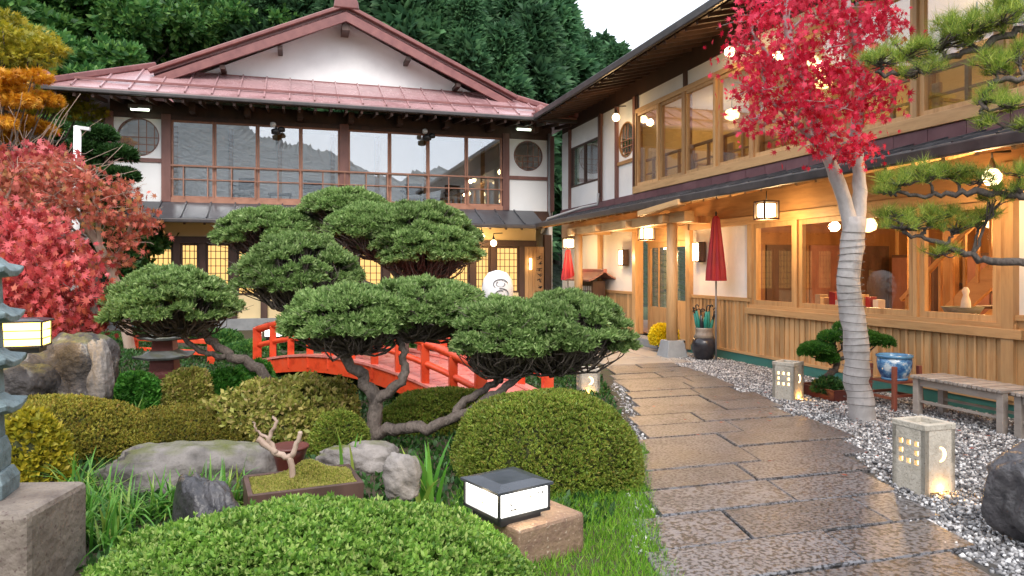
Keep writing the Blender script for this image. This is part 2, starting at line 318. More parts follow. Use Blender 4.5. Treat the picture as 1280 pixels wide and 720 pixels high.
# ---------------------------------------------------------------- ground, hills, path
PL = [(-1,.3),(1.2,1.15),(3.73,1.98),(5.11,2.62),(7.07,3.6),(8.5,4.15),(11.1,5.0),(12.5,5.3),(16,5.3)]      # path's garden edge: (Y, X)
PR = [(-1,2.6),(1.2,3.3),(2.82,3.55),(3.2,3.6),(3.57,3.74),(4.12,4.13),(4.78,4.5),(5.7,4.98),(6.6,5.16),(8.07,5.6),(9.9,6.0),(10.6,6.15),(16,6.4)]
WX, MY = 7.34, 19.5                                    # the two house fronts
struct('ground', MB().add([(-400,-400,-.03),(400,-400,-.03),(400,400,-.03),(-400,400,-.03)], [(0,1,2,3)]), m['lawn'])
MOUNDS = [(-2.2,6.9,.08,1.5),(-4.2,10,.2,2.2),(-6,14,.6,3),(.9,5.4,.04,1.),(-1.3,4.8,.06,1.0)]
def gz(x, y):
    z = .02
    for a, b, h, s in MOUNDS: z += h*math.exp(-((x-a)**2+(y-b)**2)/(2*s*s))
    e = interp(y, PL)-x                                # falls to the path's edge
    return z*min(1, max(0, e/.6))+.012
mb = MB(); nx, ny = 90, 120
xs = [lerp(-14, 5.6, i/nx) for i in range(nx+1)]; ys = [lerp(-1, 19.2, j/ny) for j in range(ny+1)]
def gpos(x, y):
    lim = interp(y, PL)-.02
    xx = min(x, lim); return (xx, y, gz(xx, y)+.012*math.sin(9*x+4*y)*math.sin(7*y-3*x)*(1 if xx < lim-.4 else 0))
mb.add([gpos(x, y) for y in ys for x in xs], [(j*(nx+1)+i, j*(nx+1)+i+1, (j+1)*(nx+1)+i+1, (j+1)*(nx+1)+i) for j in range(ny) for i in range(nx) if min(xs[i], xs[i+1]) < min(interp(ys[j], PL), interp(ys[j+1], PL))], True)
struct('garden_ground', mb, m['soil'])
# wooded hill behind and to the left
def hz(x, y):
    fall = 1/(1+math.exp((x-17-.12*(y-30))/3.2))
    h = max(0, y-29.5)*.55*(.32+.68*fall)
    h = max(h, max(0, -10.5-x)*.5*min(1, max(0, (y-6)/8)))
    return min(h, 34)+.9*math.sin(x*.31+y*.2)*math.sin(y*.27-x*.13)*min(1, h/4)
mb = MB(); nx, ny = 70, 50
mb.add([(x, y, hz(x, y)-.05) for y in [4+j*2.2 for j in range(ny+1)] for x in [-75+i*2.2 for i in range(nx+1)]],
       [(j*(nx+1)+i, j*(nx+1)+i+1, (j+1)*(nx+1)+i+1, (j+1)*(nx+1)+i) for j in range(ny) for i in range(nx)], True)
struct('hillside', mb, m['hillside'])
# the ridge across the valley, behind the photographer: it shows in the gallery glass
mb = MB(); n = 760; V = []; ridge = [(-190,58),(-40,48),(-27,44),(-13,38),(12,29),(25,26),(35,27.5),(45,24),(60,20),(190,15)]
for j, (yy, k) in enumerate(((-70, 0), (-95, .45), (-120, .8), (-150, 1), (-190, .7), (-230, 0))):
    for i in range(n+1):
        x = lerp(-190, 190, i/n)
        h = interp(x, ridge)+1.2*math.sin(x*.21)
        if k > .9: h += (1.3*rnd.random()**2 if i % 2 else 0)+.5*math.sin(x*.9)
        V.append((x, yy, k*h-.1))
mb.add(V, [(j*(n+1)+i, j*(n+1)+i+1, (j+1)*(n+1)+i+1, (j+1)*(n+1)+i) for j in range(5) for i in range(n)])
struct('hills', mb, m['hillhaze'])
# path: mortar bed and slabs
mb = MB(); Y = [-1+.4*i for i in range(40)]
mb.add([p for y in Y for p in ((interp(y, PL)-.03, y, .006), (interp(y, PR)+.05, y, .006))], [(2*i, 2*i+1, 2*i+3, 2*i+2) for i in range(len(Y)-1)])
path = struct('path', mb, m['mortar'])
def slab(x0, x1, y0, y1, sk, z, mat):
    g, c = .007, .009; mb = MB()
    def q(i, zz): return [(x0+g+i, y0+g+i, zz), (x1-g-i, y0+g+i, zz), (x1-g-i+sk, y1-g-i, zz), (x0+g+i+sk, y1-g-i, zz)]
    mb.add(q(0, -.02)+q(0, z-c)+q(c, z), [(0,1,5,4),(1,2,6,5),(2,3,7,6),(3,0,4,7),(4,5,9,8),(5,6,10,9),(6,7,11,10),(7,4,8,11),(8,9,10,11)])
    build('slab', mb, mat, path, origin=((x0+x1)/2, (y0+y1)/2, 0))
y = -.6; k = 0
while y < 10.6:
    dy = .47+rnd.uniform(-.035, .035); ym = y+dy/2; x = interp(ym, PL)+rnd.uniform(-.1, .04); xr = interp(ym, PR)+rnd.uniform(-.12, .16)
    first = rnd.uniform(.45, .95) if k % 2 else rnd.uniform(.9, 1.2)
    while x < xr-.05:
        wd = first if first else rnd.uniform(.75, 1.25); first = None
        x1 = min(x+wd, xr)
        if xr-x1 < .3: x1 = xr
        slab(x-.207*dy/2, x1-.207*dy/2, y, y+dy, .207*dy, .034+rnd.uniform(-.006, .008), m['slab']); x = x1
    y += dy; k += 1
while y < 14.6:                                        # pale paving before the door
    dy = .82; x = interp(y, PL); xr = interp(y, PR)+.35
    while x < xr-.05:
        x1 = min(x+rnd.uniform(.6, .95), xr); slab(x, x1, y, y+dy, 0, .03+rnd.uniform(-.003, .004), m['paving']); x = x1
    y += dy
# gravel
mb = MB(); Y = [-1+.4*i for i in range(52)]
mb.add([p for y in Y for p in ((interp(y, PR)+.04, y, -.004), (WX, y, -.004))], [(2*i, 2*i+1, 2*i+3, 2*i+2) for i in range(len(Y)-1)])
struct('gravel_bed', mb, m['gravelbed'])
n = 42000; yy = 2.2+9.6*rg.random(n)**1.25; pr = np.interp(yy, [p[0] for p in PR], [p[1] for p in PR])
lo = pr-.05; xx = lo+(WX-.05-lo)*rg.random(n)
n2 = 1500; y2 = 3.6+5.5*rg.random(n2); x2 = np.interp(y2, [p[0] for p in PL], [p[1] for p in PL])+rg.normal(size=n2)*.07-.08
yy = np.r_[yy, y2]; xx = np.r_[xx, x2]; n += n2
tv = np.array([(x, y, z) for z in (-.5,.5) for y in (-.5,.5) for x in (-.5,.5)], float)*np.array([1,.75,.55])
tv[4:] *= np.array([.68,.7,1]); tv[:4] *= np.array([.85,.8,1])
tf = np.array([(0,2,3,1),(4,5,7,6),(0,1,5,4),(2,6,7,3),(0,4,6,2),(1,3,7,5)])
sz = .015+.023*rg.random(n)**1.6
nd = unit(np.c_[rg.normal(size=(n,2))*.45, np.ones(n)])
V, Fc = scatter(tv, tf, np.c_[xx, yy, .004+.015*rg.random(n)], nd, sz)
V = V+rg.normal(size=V.shape)*.0022
tag(npobj('gravel', V, Fc, m['pebble']), 'loose white and grey crushed stone along the house wall', 'gravel', None, 'stuff')

# ---------------------------------------------------------------- building tools
def fM(u, w_, d): return (u, MY-d, w_)                 # main front: u = X, d = outwards
def fW(u, w_, d): return (WX-d, u, w_)                 # wing front: u = Y
def fbox(mb, f, u0, u1, w0, w1, d0, d1):
    a, b = f(u0, w0, d0), f(u1, w1, d1)
    return mb.box(min(a[0],b[0]), max(a[0],b[0]), min(a[1],b[1]), max(a[1],b[1]), min(a[2],b[2]), max(a[2],b[2]))
def part(name, mat, parent, f, *rects, bevel=0):
    mb = MB()
    for r in rects: fbox(mb, f, *r)
    return build(name, mb, mat, parent, bevel)
def window(parent, f, u0, u1, w0, w1, fr, mat, glass, d=0, dep=.06, bars=(), hb=()):
    mb = MB()
    fbox(mb, f, u0, u1, w0, w0+fr, d-dep, d); fbox(mb, f, u0, u1, w1-fr, w1, d-dep, d)
    fbox(mb, f, u0, u0+fr, w0+fr, w1-fr, d-dep, d); fbox(mb, f, u1-fr, u1, w0+fr, w1-fr, d-dep, d)
    o = build('window', mb, mat, parent)
    part('pane', glass, o, f, (u0+fr-.004, u1-fr+.004, w0+fr-.004, w1-fr+.004, d-dep*.6, d-dep*.6+.008))
    if bars or hb:
        mb = MB()
        for b in bars: fbox(mb, f, b-.009, b+.009, w0+fr, w1-fr, d-dep*.55+.01, d-dep*.1)
        for b in hb: fbox(mb, f, u0+fr, u1-fr, b-.009, b+.009, d-dep*.55+.012, d-dep*.15)
        build('lattice', mb, mat, o)
    return o
def holed(mb, f, cu, cw, r, u0, u1, w0, w1, d0, d1):
    angs = sorted([2*math.pi*i/40 for i in range(40)]+[math.atan2(w-cw, u-cu) % (2*math.pi) for u in (u0, u1) for w in (w0, w1)])
    n = len(angs); V = []
    for d in (d1, d0):
        for a in angs: V.append(f(cu+r*math.cos(a), cw+r*math.sin(a), d))
        for a in angs:
            c, s = math.cos(a), math.sin(a)
            k = min((((u1-cu)/c) if c > 1e-9 else ((u0-cu)/c) if c < -1e-9 else 1e9), (((w1-cw)/s) if s > 1e-9 else ((w0-cw)/s) if s < -1e-9 else 1e9))
            V.append(f(cu+k*c, cw+k*s, d))
    fs = []
    for i in range(n):
        j = (i+1) % n
        fs += [(i, j, n+j, n+i), (2*n+i, 3*n+i, 3*n+j, 2*n+j), (i, 2*n+i, 2*n+j, j), (n+i, n+j, 3*n+j, 3*n+i)]
    return mb.add(V, fs)
def round_window(parent, f, cu, cw, r, mat, glass, d):
    mb = MB(); n = 40
    prof = [(r+.012, d-.03), (r+.012, d+.012), (r-.012, d+.012), (r-.012, d-.03)]
    V = [f(cu+q*math.cos(2*math.pi*i/n), cw+q*math.sin(2*math.pi*i/n), dd) for q, dd in prof for i in range(n)]
    mb.add(V, [(a*n+i, a*n+(i+1)%n, ((a+1)%4)*n+(i+1)%n, ((a+1)%4)*n+i) for a in range(4) for i in range(n)])
    o = build('round_window', mb, mat, parent)
    V = [f(cu+r*math.cos(2*math.pi*i/n), cw+r*math.sin(2*math.pi*i/n), d-.06) for i in range(n)]
    build('pane', MB().add(V, [tuple(range(n))]), glass, o)
    mb = MB()
    for k in range(-2, 3):
        t = k*r/2.6; h = math.sqrt(r*r-t*t)
        if k >= 0: fbox(mb, f, cu+t-.008, cu+t+.008, cw-h, cw+h, d-.045, d-.03)
        else: fbox(mb, f, cu+t-.008, cu+t+.008, cw-h, cw-.05, d-.045, d-.03)
        fbox(mb, f, cu-h, cu+h, cw+t-.008, cw+t+.008, d-.03, d-.018) if k <= 0 else None
    build('lattice', mb, m['rail'], o); return o
def copies(name, base, locs, parent):                  # share one mesh between alike pieces
    for l in locs:
        o = bpy.data.objects.new(name, base.data); col.objects.link(o); o.parent = parent; o.location = Vector(base.location)+Vector(l)

# ---------------------------------------------------------------- main house
mh = thing('main_house', 'two storey white inn with red metal gable roof and long glazed upper gallery', 'house', (1.4, MY, 0))
fx = lambda px, Y=MY: onY(px, 300, Y).x
XL, XR = fx(137), fx(690)
UP0, UP1 = 3.40, 5.33
part('wall', m['darkwood'], mh, fM, (XL, XR, 3.0, 3.28, -.3, 0))
# upper floor posts and beams
pp = [(137,.09),(208,.11),(430,.12),(632,.10),(688,.10)]
for px, hw in pp: part('post', m['purplewood'], mh, fM, (fx(px)-hw, fx(px)+hw, 3.28, 5.46, -.12, .06), bevel=.01)
part('sill_beam', m['rail'], mh, fM, (fx(208)+.11, fx(632)-.10, 3.28, 3.40, -.1, .05))
part('lintel', m['darkwood'], mh, fM, (XL-.05, XR+.05, 5.33, 5.44, -.1, .035))
fr = part('frieze', m['darkwood'], mh, fM, (XL, XR, 5.44, 5.78, -.1, -.02))
for i in range(9): part('bracket', m['darkwood'], mh, fM, (lerp(XL, XR, (i+.5)/9)-.07, lerp(XL, XR, (i+.5)/9)+.07, 5.46, 5.7, -.02, .5))
# glazed gallery
edges = [208, 268, 322, 376, 430, 487, 535, 583, 632]
for i in range(8):
    a = fx(edges[i])+(.11 if edges[i] in (208, 430, 632) else .0); b = fx(edges[i+1])-(.11 if edges[i+1] in (208, 430, 632) else .0)
    window(mh, fM, a+.004, b-.004, UP0, UP1, .045, m['rail'], m['glass'], d=.0+.012*(i % 2))
rl = part('railing', m['rail'], mh, fM, (fx(208)+.11, fx(632)-.1, 4.17, 4.21, .07, .11), (fx(208)+.11, fx(632)-.1, 3.84, 3.865, .075, .1))
b0 = None; u = fx(208)+.4; locs = []
base = part('baluster', m['rail'], rl, fM, (u-.014, u+.014, 3.41, 4.17, .078, .102))
copies('baluster', base, [(.56*k, 0, 0) for k in range(1, 15)], rl)
# white end panels with round windows
for a, b, cpx, cpy, r, zz in ((137, 208, 171, 171, .46, 4.30), (632, 688, 661, 195, .42, 4.22)):
    u0, u1 = fx(a)+.09, fx(b)-.09; c = onY(cpx, cpy, MY); cu = (u0+u1)/2
    build('wall_panel', holed(MB(), fM, cu, c.z, r, u0, u1, zz+.05, 5.33, -.08, .0), m['plaster'], mh)
    part('wall_panel', m['plaster'], mh, fM, (u0, u1, 3.28, zz-.05, -.08, .0))
    part('rail_board', m['purplewood'], mh, fM, (u0, u1, zz-.05, zz+.05, -.08, .03))
    round_window(mh, fM, cu, c.z, r, m['purplewood'], m['glass'], .0)
# gallery inside
part('floor_board', m['tatami'], mh, fM, (XL+.1, XR-.05, 3.22, 3.278, -9, -.12))
part('back_wall', m['screen'], mh, fM, (XL+.1, XR-.05, 3.28, 5.45, -1.6, -1.5))
part('ceiling', m['screen'], mh, fM, (XL+.1, XR-.05, 5.46, 5.5, -1.6, -.12))
for px in (222, 290, 350, 415, 470, 530, 600): part('inner_post', m['oldcedar_v'], mh, fM, (fx(px, 21.3)-.06, fx(px, 21.3)+.06, 3.28, 5.45, -1.5, -1.45))
part('inner_wall', m['plaster'], mh, fM, (XL, XL+.1, 0, 5.44, -9, -.1), (XR-.05, XR+.05, 0, 5.44, -9, -.1), (XL, XR, 0, 5.44, -9.1, -9))
# eaves
EY, EZ = 18.22, 5.70
EX0, EX1 = -5.42, 7.46
rf = build('roof', MB().prism([(EX0+.1, EY+.1, EZ-.05), (EX1-.1, EY+.1, EZ-.05), (EX1-1.8, 20.1, 6.60), (EX0+1.8, 20.1, 6.60)], (0, 0, -.06)), m['darkwood'], mh)
mb = MB()
for i in range(34):
    x = lerp(EX0+.25, EX1-.25, i/33)
    if i == 0: base = build('rafter', MB().beam((x, EY+.06, EZ-.14), (x, MY+.02, EZ+.0), .06, .09), m['darkwood'], rf)
    else: copies('rafter', base, [(x-EX0-.25, 0, 0)], rf)
build('gutter', MB().box(EX0, EX1, EY-.04, EY+.06, EZ-.10, EZ-.005), m['gutter'], rf, .02)
NP = 22                                                # seamed metal strips
for i in range(NP):
    a, b = lerp(EX0, EX1, i/NP), lerp(EX0, EX1, (i+1)/NP)
    def top(x): return min(1.8, x-EX0, EX1-x)
    mb = MB(); z = lambda t: EZ+t/1.8*.96
    pts = [(a, EY, EZ), (b, EY, EZ)]
    for x in (b, a):
        t = top(x)
        if t > 1e-3: pts.append((x, EY+t, z(t)))
    if (a-EX0) < 1.8 < (b-EX0): pts.insert(3, (EX0+1.8, EY+1.8, z(1.8)))
    if (EX1-b) < 1.8 < (EX1-a): pts.insert(3, (EX1-1.8, EY+1.8, z(1.8)))
    mb.prism(pts, (0, 0, .03))
    for x in (a,):
        t = top(x)
        if t > .1: mb.beam((x, EY-.01, EZ+.045), (x, EY+t, z(t)+.045), .035, .05)
    build('roof_panel', mb, m['redroof'], rf)
build('snow_bar', MB().beam((EX0+.5, EY+.42, EZ+.32), (EX1-.5, EY+.42, EZ+.32), .04, .05), m['rooftrim'], rf)
for x0, sgn in ((EX0, 1), (EX1, -1)):                  # side slopes
    build('side_slope', MB().prism([(x0, EY, EZ), (x0+sgn*1.8, EY+1.8, EZ+.96), (x0+sgn*1.8, 30, EZ+.96), (x0, 30, EZ)], (0, 0, .03)), m['redroof'], rf)
    hp = build('hip_ridge', MB().beam((x0+sgn*.05, EY+.05, EZ+.11), (x0+sgn*1.95, EY+1.95, EZ+1.13), .2, .15), m['rooftrim'], rf, .03)
    build('ridge_end', MB().lathe([(.05,-.1),(.15,-.06),(.17,.06),(.12,.17),(.05,.21)], (x0+sgn*.05, EY+.03, EZ+.13), 12), m['rooftrim'], hp)
# gable
GX, GZ, GW = 1.265, 8.46, 4.62; SL = (GZ-6.40)/GW
gb = build('gable_wall', MB().prism([(GX-3.85, 20.02, 6.55), (GX+3.85, 20.02, 6.55), (GX, 20.02, 8.36)], (0, .12, 0)), m['plaster'], mh)
for s in (-1, 1):
    g = build('gable_roof', MB().prism([(GX, 19.38, GZ), (GX+s*GW, 19.38, GZ-SL*GW), (GX+s*GW, 30, GZ-SL*GW), (GX, 30, GZ)], (0, 0, .10)), m['redroof'], rf)
    build('bargeboard', MB().prism([(GX, 19.30, GZ-.06), (GX+s*(GW+.05), 19.30, GZ-SL*GW-.10), (GX+s*(GW+.05), 19.30, GZ-SL*GW-.31), (GX, 19.30, GZ-.31)], (0, .09, 0)), m['rooftrim'], g)
    build('verge_cap', MB().beam((GX, 19.33, GZ+.10), (GX+s*(GW+.1), 19.33, GZ-SL*(GW+.1)+.10), .2, .1), m['rooftrim'], g, .02)
    for k in (.36, .66):
        build('purlin_end', MB().box(GX+s*GW*k-.06, GX+s*GW*k+.06, 19.40, 20.05, GZ-SL*GW*k-.43, GZ-SL*GW*k-.33), m['darkwood'], g)
build('purlin_end', MB().box(GX-.1, GX+.1, 19.4, 20.05, GZ-.52, GZ-.34), m['darkwood'], rf)
rc = build('ridge_cap', MB().box(GX-.14, GX+.14, 19.3, 30, GZ+.06, GZ+.3), m['rooftrim'], rf, .03)
build('ridge_ornament', MB().prism([(GX-.33, 19.2, GZ+.0), (GX+.33, 19.2, GZ+.0), (GX+.30, 19.2, GZ+.2), (GX+.2, 19.2, GZ+.34), (GX+.1, 19.2, GZ+.5), (GX-.1, 19.2, GZ+.5), (GX-.2, 19.2, GZ+.34), (GX-.30, 19.2, GZ+.2)], (0, .16, 0)), m['rooftrim'], rc, .03)
build('gable_flashing', MB().box(GX-4.0, GX+4.0, 19.95, 20.02, 6.52, 6.68), m['rooftrim'], rf)
rr = build('rear_roof', MB().prism([(-5.2, 27.5, 7.25), (-2.4, 27.5, 7.25), (-2.6, 29.3, 8.5), (-5.0, 29.3, 8.5)], (0, 0, .12)), m['rooftrim'], mh)
# pent roof between floors
PY, PZ = 18.42, 2.80
pr_ = build('pent_roof', MB().prism([(XL-.5, PY+.05, PZ-.03), (6.5, PY+.05, PZ-.03), (6.5, MY, 3.22), (XL-.5, MY, 3.22)], (0, 0, -.05)), m['darkwood'], mh)
for i in range(20):
    a, b = lerp(XL-.55, 6.5, i/20), lerp(XL-.55, 6.5, (i+1)/20)
    mb = MB().prism([(a, PY, PZ), (b, PY, PZ), (b, MY-.03, 3.26), (a, MY-.03, 3.26)], (0, 0, .025)); mb.beam((a, PY, PZ+.04), (a, MY-.04, 3.30), .03, .035)
    build('roof_panel', mb, m['slate'], pr_)
build('gutter', MB().box(XL-.6, 6.45, PY-.07, PY-.005, PZ-.09, PZ+.01), m['gutter'], pr_, .02)
for i in range(26): build('rafter', MB().beam((lerp(XL-.4, 6.3, i/25), PY+.04, PZ-.09), (lerp(XL-.4, 6.3, i/25), MY, 3.14), .05, .08), m['darkwood'], pr_)
# ground floor
part('beam', m['darkwood'], mh, fM, (XL-.1, 6.6, 2.26, 2.43, -.1, .08))
part('frieze', m['plaster_warm'], mh, fM, (XL, 6.6, 2.43, 3.0, -.1, 0))
part('foundation', m['concrete'], mh, fM, (XL-.1, XR, 0, .35, -.1, .05))
posts = [137, 180, 221, 253, 292, 330, 368, 406, 444, 482, 520, 556, 590, 616, 652]
for px in posts: part('post', m['darkwood'], mh, fM, (fx(px)-.08, fx(px)+.08, .35, 2.26, -.1, .05))
for i in range(len(posts)-1):
    a, b = fx(posts[i])+.085, fx(posts[i+1])-.085; w0 = .95
    nb = 4 if i % 2 else 3
    window(mh, fM, a, b, w0, 2.255, .05, m['darkwood'], m['shoji'], d=-.01, dep=.05, bars=[lerp(a, b, (k+1)/(nb+1)) for k in range(nb)], hb=[lerp(w0, 2.25, (k+1)/7) for k in range(6)])
    part('wall_panel', m['plaster_warm'] if i % 3 else m['darkwood'], mh, fM, (a, b, .35, w0-.003, -.06, -.02))
bw = part('board_wall', m['oldcedar_v'], mh, fM, (fx(652)+.08, XR-.25, .35, 2.26, -.1, -.01))
for k in range(5): part('board', m['oldcedar_v'], bw, fM, (lerp(fx(652)+.09, XR-.26, k/5)+.004, lerp(fx(652)+.09, XR-.26, (k+1)/5)-.004, .36, 2.25, -.01, .012))
part('post', m['darkwood'], mh, fM, (XR-.25, XR-.05, 0, 2.6, -.1, .1))

# ---------------------------------------------------------------- wing
wg = thing('guest_wing', 'two storey cedar clad inn wing with warm lit windows along the path', 'house', (WX+2, 10, 0))
YE, YF = 1.6, 19.35                                    # near and far ends
part('foundation', m['green'], wg, fW, (YE, 12.35, -.02, .175, -.2, .03))
part('foundation', m['concrete'], wg, fW, (12.35, YF, -.02, .16, -.2, .03))
G = [10.3, 9.2, 8.1, 7.0, 5.9]                         # ground floor window grid
SB, GT = .90, 2.40
wl_ = part('siding_wall', m['oldcedar_v'], wg, fW, (YE, 12.3, .175, 1.0, -.2, -.012))
base = None; y = YE+.06; k = 0
while y < 12.24:                                       # vertical boards, battens over the joints
    h1 = 1.06 if y > 10.3 else (SB if y > 5.75 else 1.06)
    part('board', m['cedar_v'], wl_, fW, (y-.058, y+.058, .178, h1, -.012, .008+.003*(k % 2)), bevel=.003)
    part('batten', m['cedar_v'], wl_, fW, (y+.045, y+.073, .178, h1, .011, .026))
    y += .118; k += 1
part('base_board', m['cedar_h'], wg, fW, (YE, 12.3, .16, .20, .011, .045))
part('wainscot_cap', m['cedar_h'], wg, fW, (10.3, 12.3, 1.06, 1.12, -.1, .04)); part('wainscot_cap', m['cedar_h'], wg, fW, (YE, 5.75, 1.06, 1.12, -.1, .04))
part('window_sill', m['cedar_h'], wg, fW, (5.62, 10.42, .86, .965, .0, .085), bevel=.006)
part('window_apron', m['cedar_h'], wg, fW, (5.7, 10.36, .965, 1.02, -.1, .05))
for i in range(4): window(wg, fW, G[i+1]+.03, G[i]-.03, 1.02, 2.36, .075, m['cedar_v'], m['glass_low'], d=.03-.025*(i % 2))
for y in G: part('post', m['cedar_v'], wg, fW, (y-.03, y+.03, 1.02, GT, -.12, .045))
part('post', m['cedar_v'], wg, fW, (5.72, 5.86, .2, 2.75, -.12, .07), bevel=.006)
part('lintel', m['cedar_h'], wg, fW, (YE, 12.3, 2.36, 2.50, -.12, .06), bevel=.006)
part('wall_panel', m['plaster'], wg, fW, (10.36, 12.24, 1.12, 2.36, -.12, -.02))
part('wall_panel', m['plaster'], wg, fW, (5.42, 5.72, 1.12, 2.36, -.12, -.02), (YE, 5.25, 1.12, 2.36, -.12, -.02))
part('post', m['cedar_v'], wg, fW, (10.30, 10.42, 1.12, 2.36, -.12, .05), bevel=.005)
for y0, y1 in ((12.24, 12.40), (14.55, 14.72), (16.5, 16.66), (5.25, 5.42)): part('post', m['cedar_v'], wg, fW, (y0, y1, .05, 2.75, -.14, .06), bevel=.006)
part('frieze', m['oldcedar_h'], wg, fW, (YE, YF, 2.50, 3.0, -.12, .0))
# entrance
d1 = part('door', m['cedar_v'], wg, fW, (13.55, 13.67, .16, 2.2, -.3, -.25), (14.43, 14.55, .16, 2.2, -.3, -.25), (13.67, 14.43, 2.08, 2.2, -.3, -.25), (13.67, 14.43, .16, .78, -.3, -.25))
part('pane', m['glass_low'], d1, fW, (13.67, 14.43, .78, 2.08, -.28, -.272))
part('slat', m['oldcedar_v'], d1, fW, (14.03, 14.07, .78, 2.08, -.27, -.252))
part('handle', m['black'], d1, fW, (13.6, 13.63, 1.0, 1.25, -.25, -.235))
d2 = part('door', m['cedar_v'], wg, fW, (12.4, 12.5, .16, 2.2, -.34, -.305), (13.47, 13.57, .16, 2.2, -.34, -.305), (12.5, 13.47, 2.08, 2.2, -.34, -.305), (12.5, 13.47, .16, .95, -.34, -.305))
part('pane', m['glass_low'], d2, fW, (12.5, 13.47, .95, 2.08, -.33, -.322))
part('transom', m['oldcedar_h'], wg, fW, (12.4, 14.55, 2.2, 2.5, -.34, -.2))
part('door_step', m['concrete'], wg, fW, (12.4, 14.6, 0, .16, -.4, .38), bevel=.01)
# white wall past the door
w2 = part('siding_wall', m['oldcedar_v'], wg, fW, (14.72, 16.5, .16, 1.04, -.12, -.012))
for k in range(15): part('board', m['cedar_v'], w2, fW, (14.725+.118*k, 14.725+.118*k+.112, .165, 1.04, -.012, .008))
part('wainscot_cap', m['cedar_h'], wg, fW, (14.72, 16.5, 1.04, 1.1, -.1, .035))
part('wall_panel', m['plaster'], wg, fW, (14.72, 16.5, 1.1, 2.5, -.12, -.02), (16.66, YF, .16, 2.5, -.12, -.02))
# porch
PC = [(6.54, 11.6), (6.52, 16.05)]
for x, y in PC:
    c = build('porch_column', MB().tube([(x, y, .2), (x, y, 1.3), (x, y, 2.46)], [.105, .1, .095], 18), m['cedar_v'], wg)
    mb = MB(); a, b = .21, .15
    mb.add([(x-a,y-a,0),(x+a,y-a,0),(x+a,y+a,0),(x-a,y+a,0),(x-b,y-b,.32),(x+b,y-b,.32),(x+b,y+b,.32),(x-b,y+b,.32)], [(3,2,1,0),(4,5,6,7),(0,1,5,4),(1,2,6,5),(2,3,7,6),(3,0,4,7)])
    build('plinth', mb, m['concrete'], c, .008)
build('porch_beam', MB().box(6.44, 6.64, 11.0, 16.6, 2.44, 2.62), m['cedar_h'], wg, .01)
for y in (11.6, 13.1, 14.6, 16.05): build('tie_beam', MB().box(6.3, WX, y-.07, y+.07, 2.45, 2.58), m['cedar_v'], wg, .01)
build('eave_board', MB().obox((6.25, 11.5, 2.70), .16, 1.5, .1, 0, Matrix.Rotation(-.06, 3, 'X')), m['cedar_h'], wg, .008)
# pent roof over the ground floor
QX, QZ = 6.28, 2.83
pw = build('pent_roof', MB().prism([(QX+.04, YE-.3, QZ-.03), (QX+.04, 18.6, QZ-.03), (WX+.02, 18.6, 3.06), (WX+.02, YE-.3, 3.06)], (0, 0, -.04)), m['oldcedar_v'], wg)
n = 36
for i in range(n):
    a, b = lerp(YE-.35, 18.55, i/n), lerp(YE-.35, 18.55, (i+1)/n)
    mb = MB().prism([(QX, a+.004, QZ), (QX, b-.004, QZ), (WX-.05, b-.004, 3.10), (WX-.05, a+.004, 3.10)], (0, 0, .03)); mb.beam((QX, a, QZ+.045), (WX-.05, a, 3.14), .03, .03)
    for s_ in (.33, .66): mb.beam((lerp(QX, WX-.05, s_), a, lerp(QZ, 3.1, s_)+.035), (lerp(QX, WX-.05, s_), b, lerp(QZ, 3.1, s_)+.035), .03, .018)
    build('roof_panel', mb, m['slate'], pw)
build('gutter', MB().box(QX-.07, QX-.006, YE-.35, 18.5, QZ-.1, QZ+.03), m['gutter'], pw, .02)
for i in range(46):
    y = lerp(YE, 18.4, i/45); build('rafter', MB().beam((QX+.03, y, QZ-.09), (WX, y, 2.98), .045, .07), m['cedar_v'], pw)
part('fascia', m['fascia'], wg, fW, (YE, YF, 3.04, 3.31, -.1, .02))
for i in range(34): a = lerp(YE, YF, i/34); part('fascia_panel', m['fascia'], wg, fW, (a+.004, lerp(YE, YF, (i+1)/34)-.004, 3.1, 3.30, .02, .035))
# upper floor
U = [14.6, 13.55, 12.5, 11.4, 10.3, 9.2, 8.1, 7.0, 5.9, 4.8, 3.7]
part('sill_beam', m['cedar_h'], wg, fW, (3.5, 14.7, 3.31, 3.47, -.1, .06), bevel=.008)
part('head_beam', m['cedar_h'], wg, fW, (3.5, 14.7, 5.10, 5.2, -.1, .04), bevel=.006)
for i in range(len(U)-1): window(wg, fW, U[i+1]+.03, U[i]-.03, 3.47, 5.10, .065, m['cedar_v'], m['glass_wing'], d=.02-.02*(i % 2))
for i, y in enumerate(U): part('post', m['cedar_v'] if i % 2 else m['oldcedar_v'], wg, fW, (y-.03-.03*(1-i % 2), y+.03+.03*(1-i % 2), 3.47, 5.10, -.12, .05))
part('upper_band', m['plaster'], wg, fW, (3.5, YF, 5.2, 5.5, -.1, -.02)); part('eave_frieze', m['darkwood'], wg, fW, (YE, YF, 5.5, 6.1, -.1, -.015))
for y in U[::2]: part('post', m['darkwood'], wg, fW, (y-.06, y+.06, 5.2, 5.5, -.1, .02))
ir = part('railing', m['oldcedar_h'], wg, fW, (3.5, 14.5, 4.02, 4.07, -.22, -.17), (3.5, 14.5, 3.72, 3.75, -.21, -.18))
base = part('baluster', m['oldcedar_v'], ir, fW, (3.7, 3.75, 3.4, 4.02, -.22, -.17)); copies('baluster', base, [(0, .55*k, 0) for k in range(1, 20)], ir)
for y0, y1 in ((14.6, 14.72), (15.55, 15.67), (16.5, 16.66), (18.62, 18.72)): part('post', m['purplewood'], wg, fW, (y0, y1, 3.31, 5.5, -.1, .05))
build('wall_panel', holed(MB(), fW, 15.13, 4.62, .40, 14.72, 15.55, 4.14, 5.2, -.1, -.01), m['plaster'], wg)
round_window(wg, fW, 15.13, 4.62, .40, m['oldcedar_v'], m['glass_wing'], -.01)
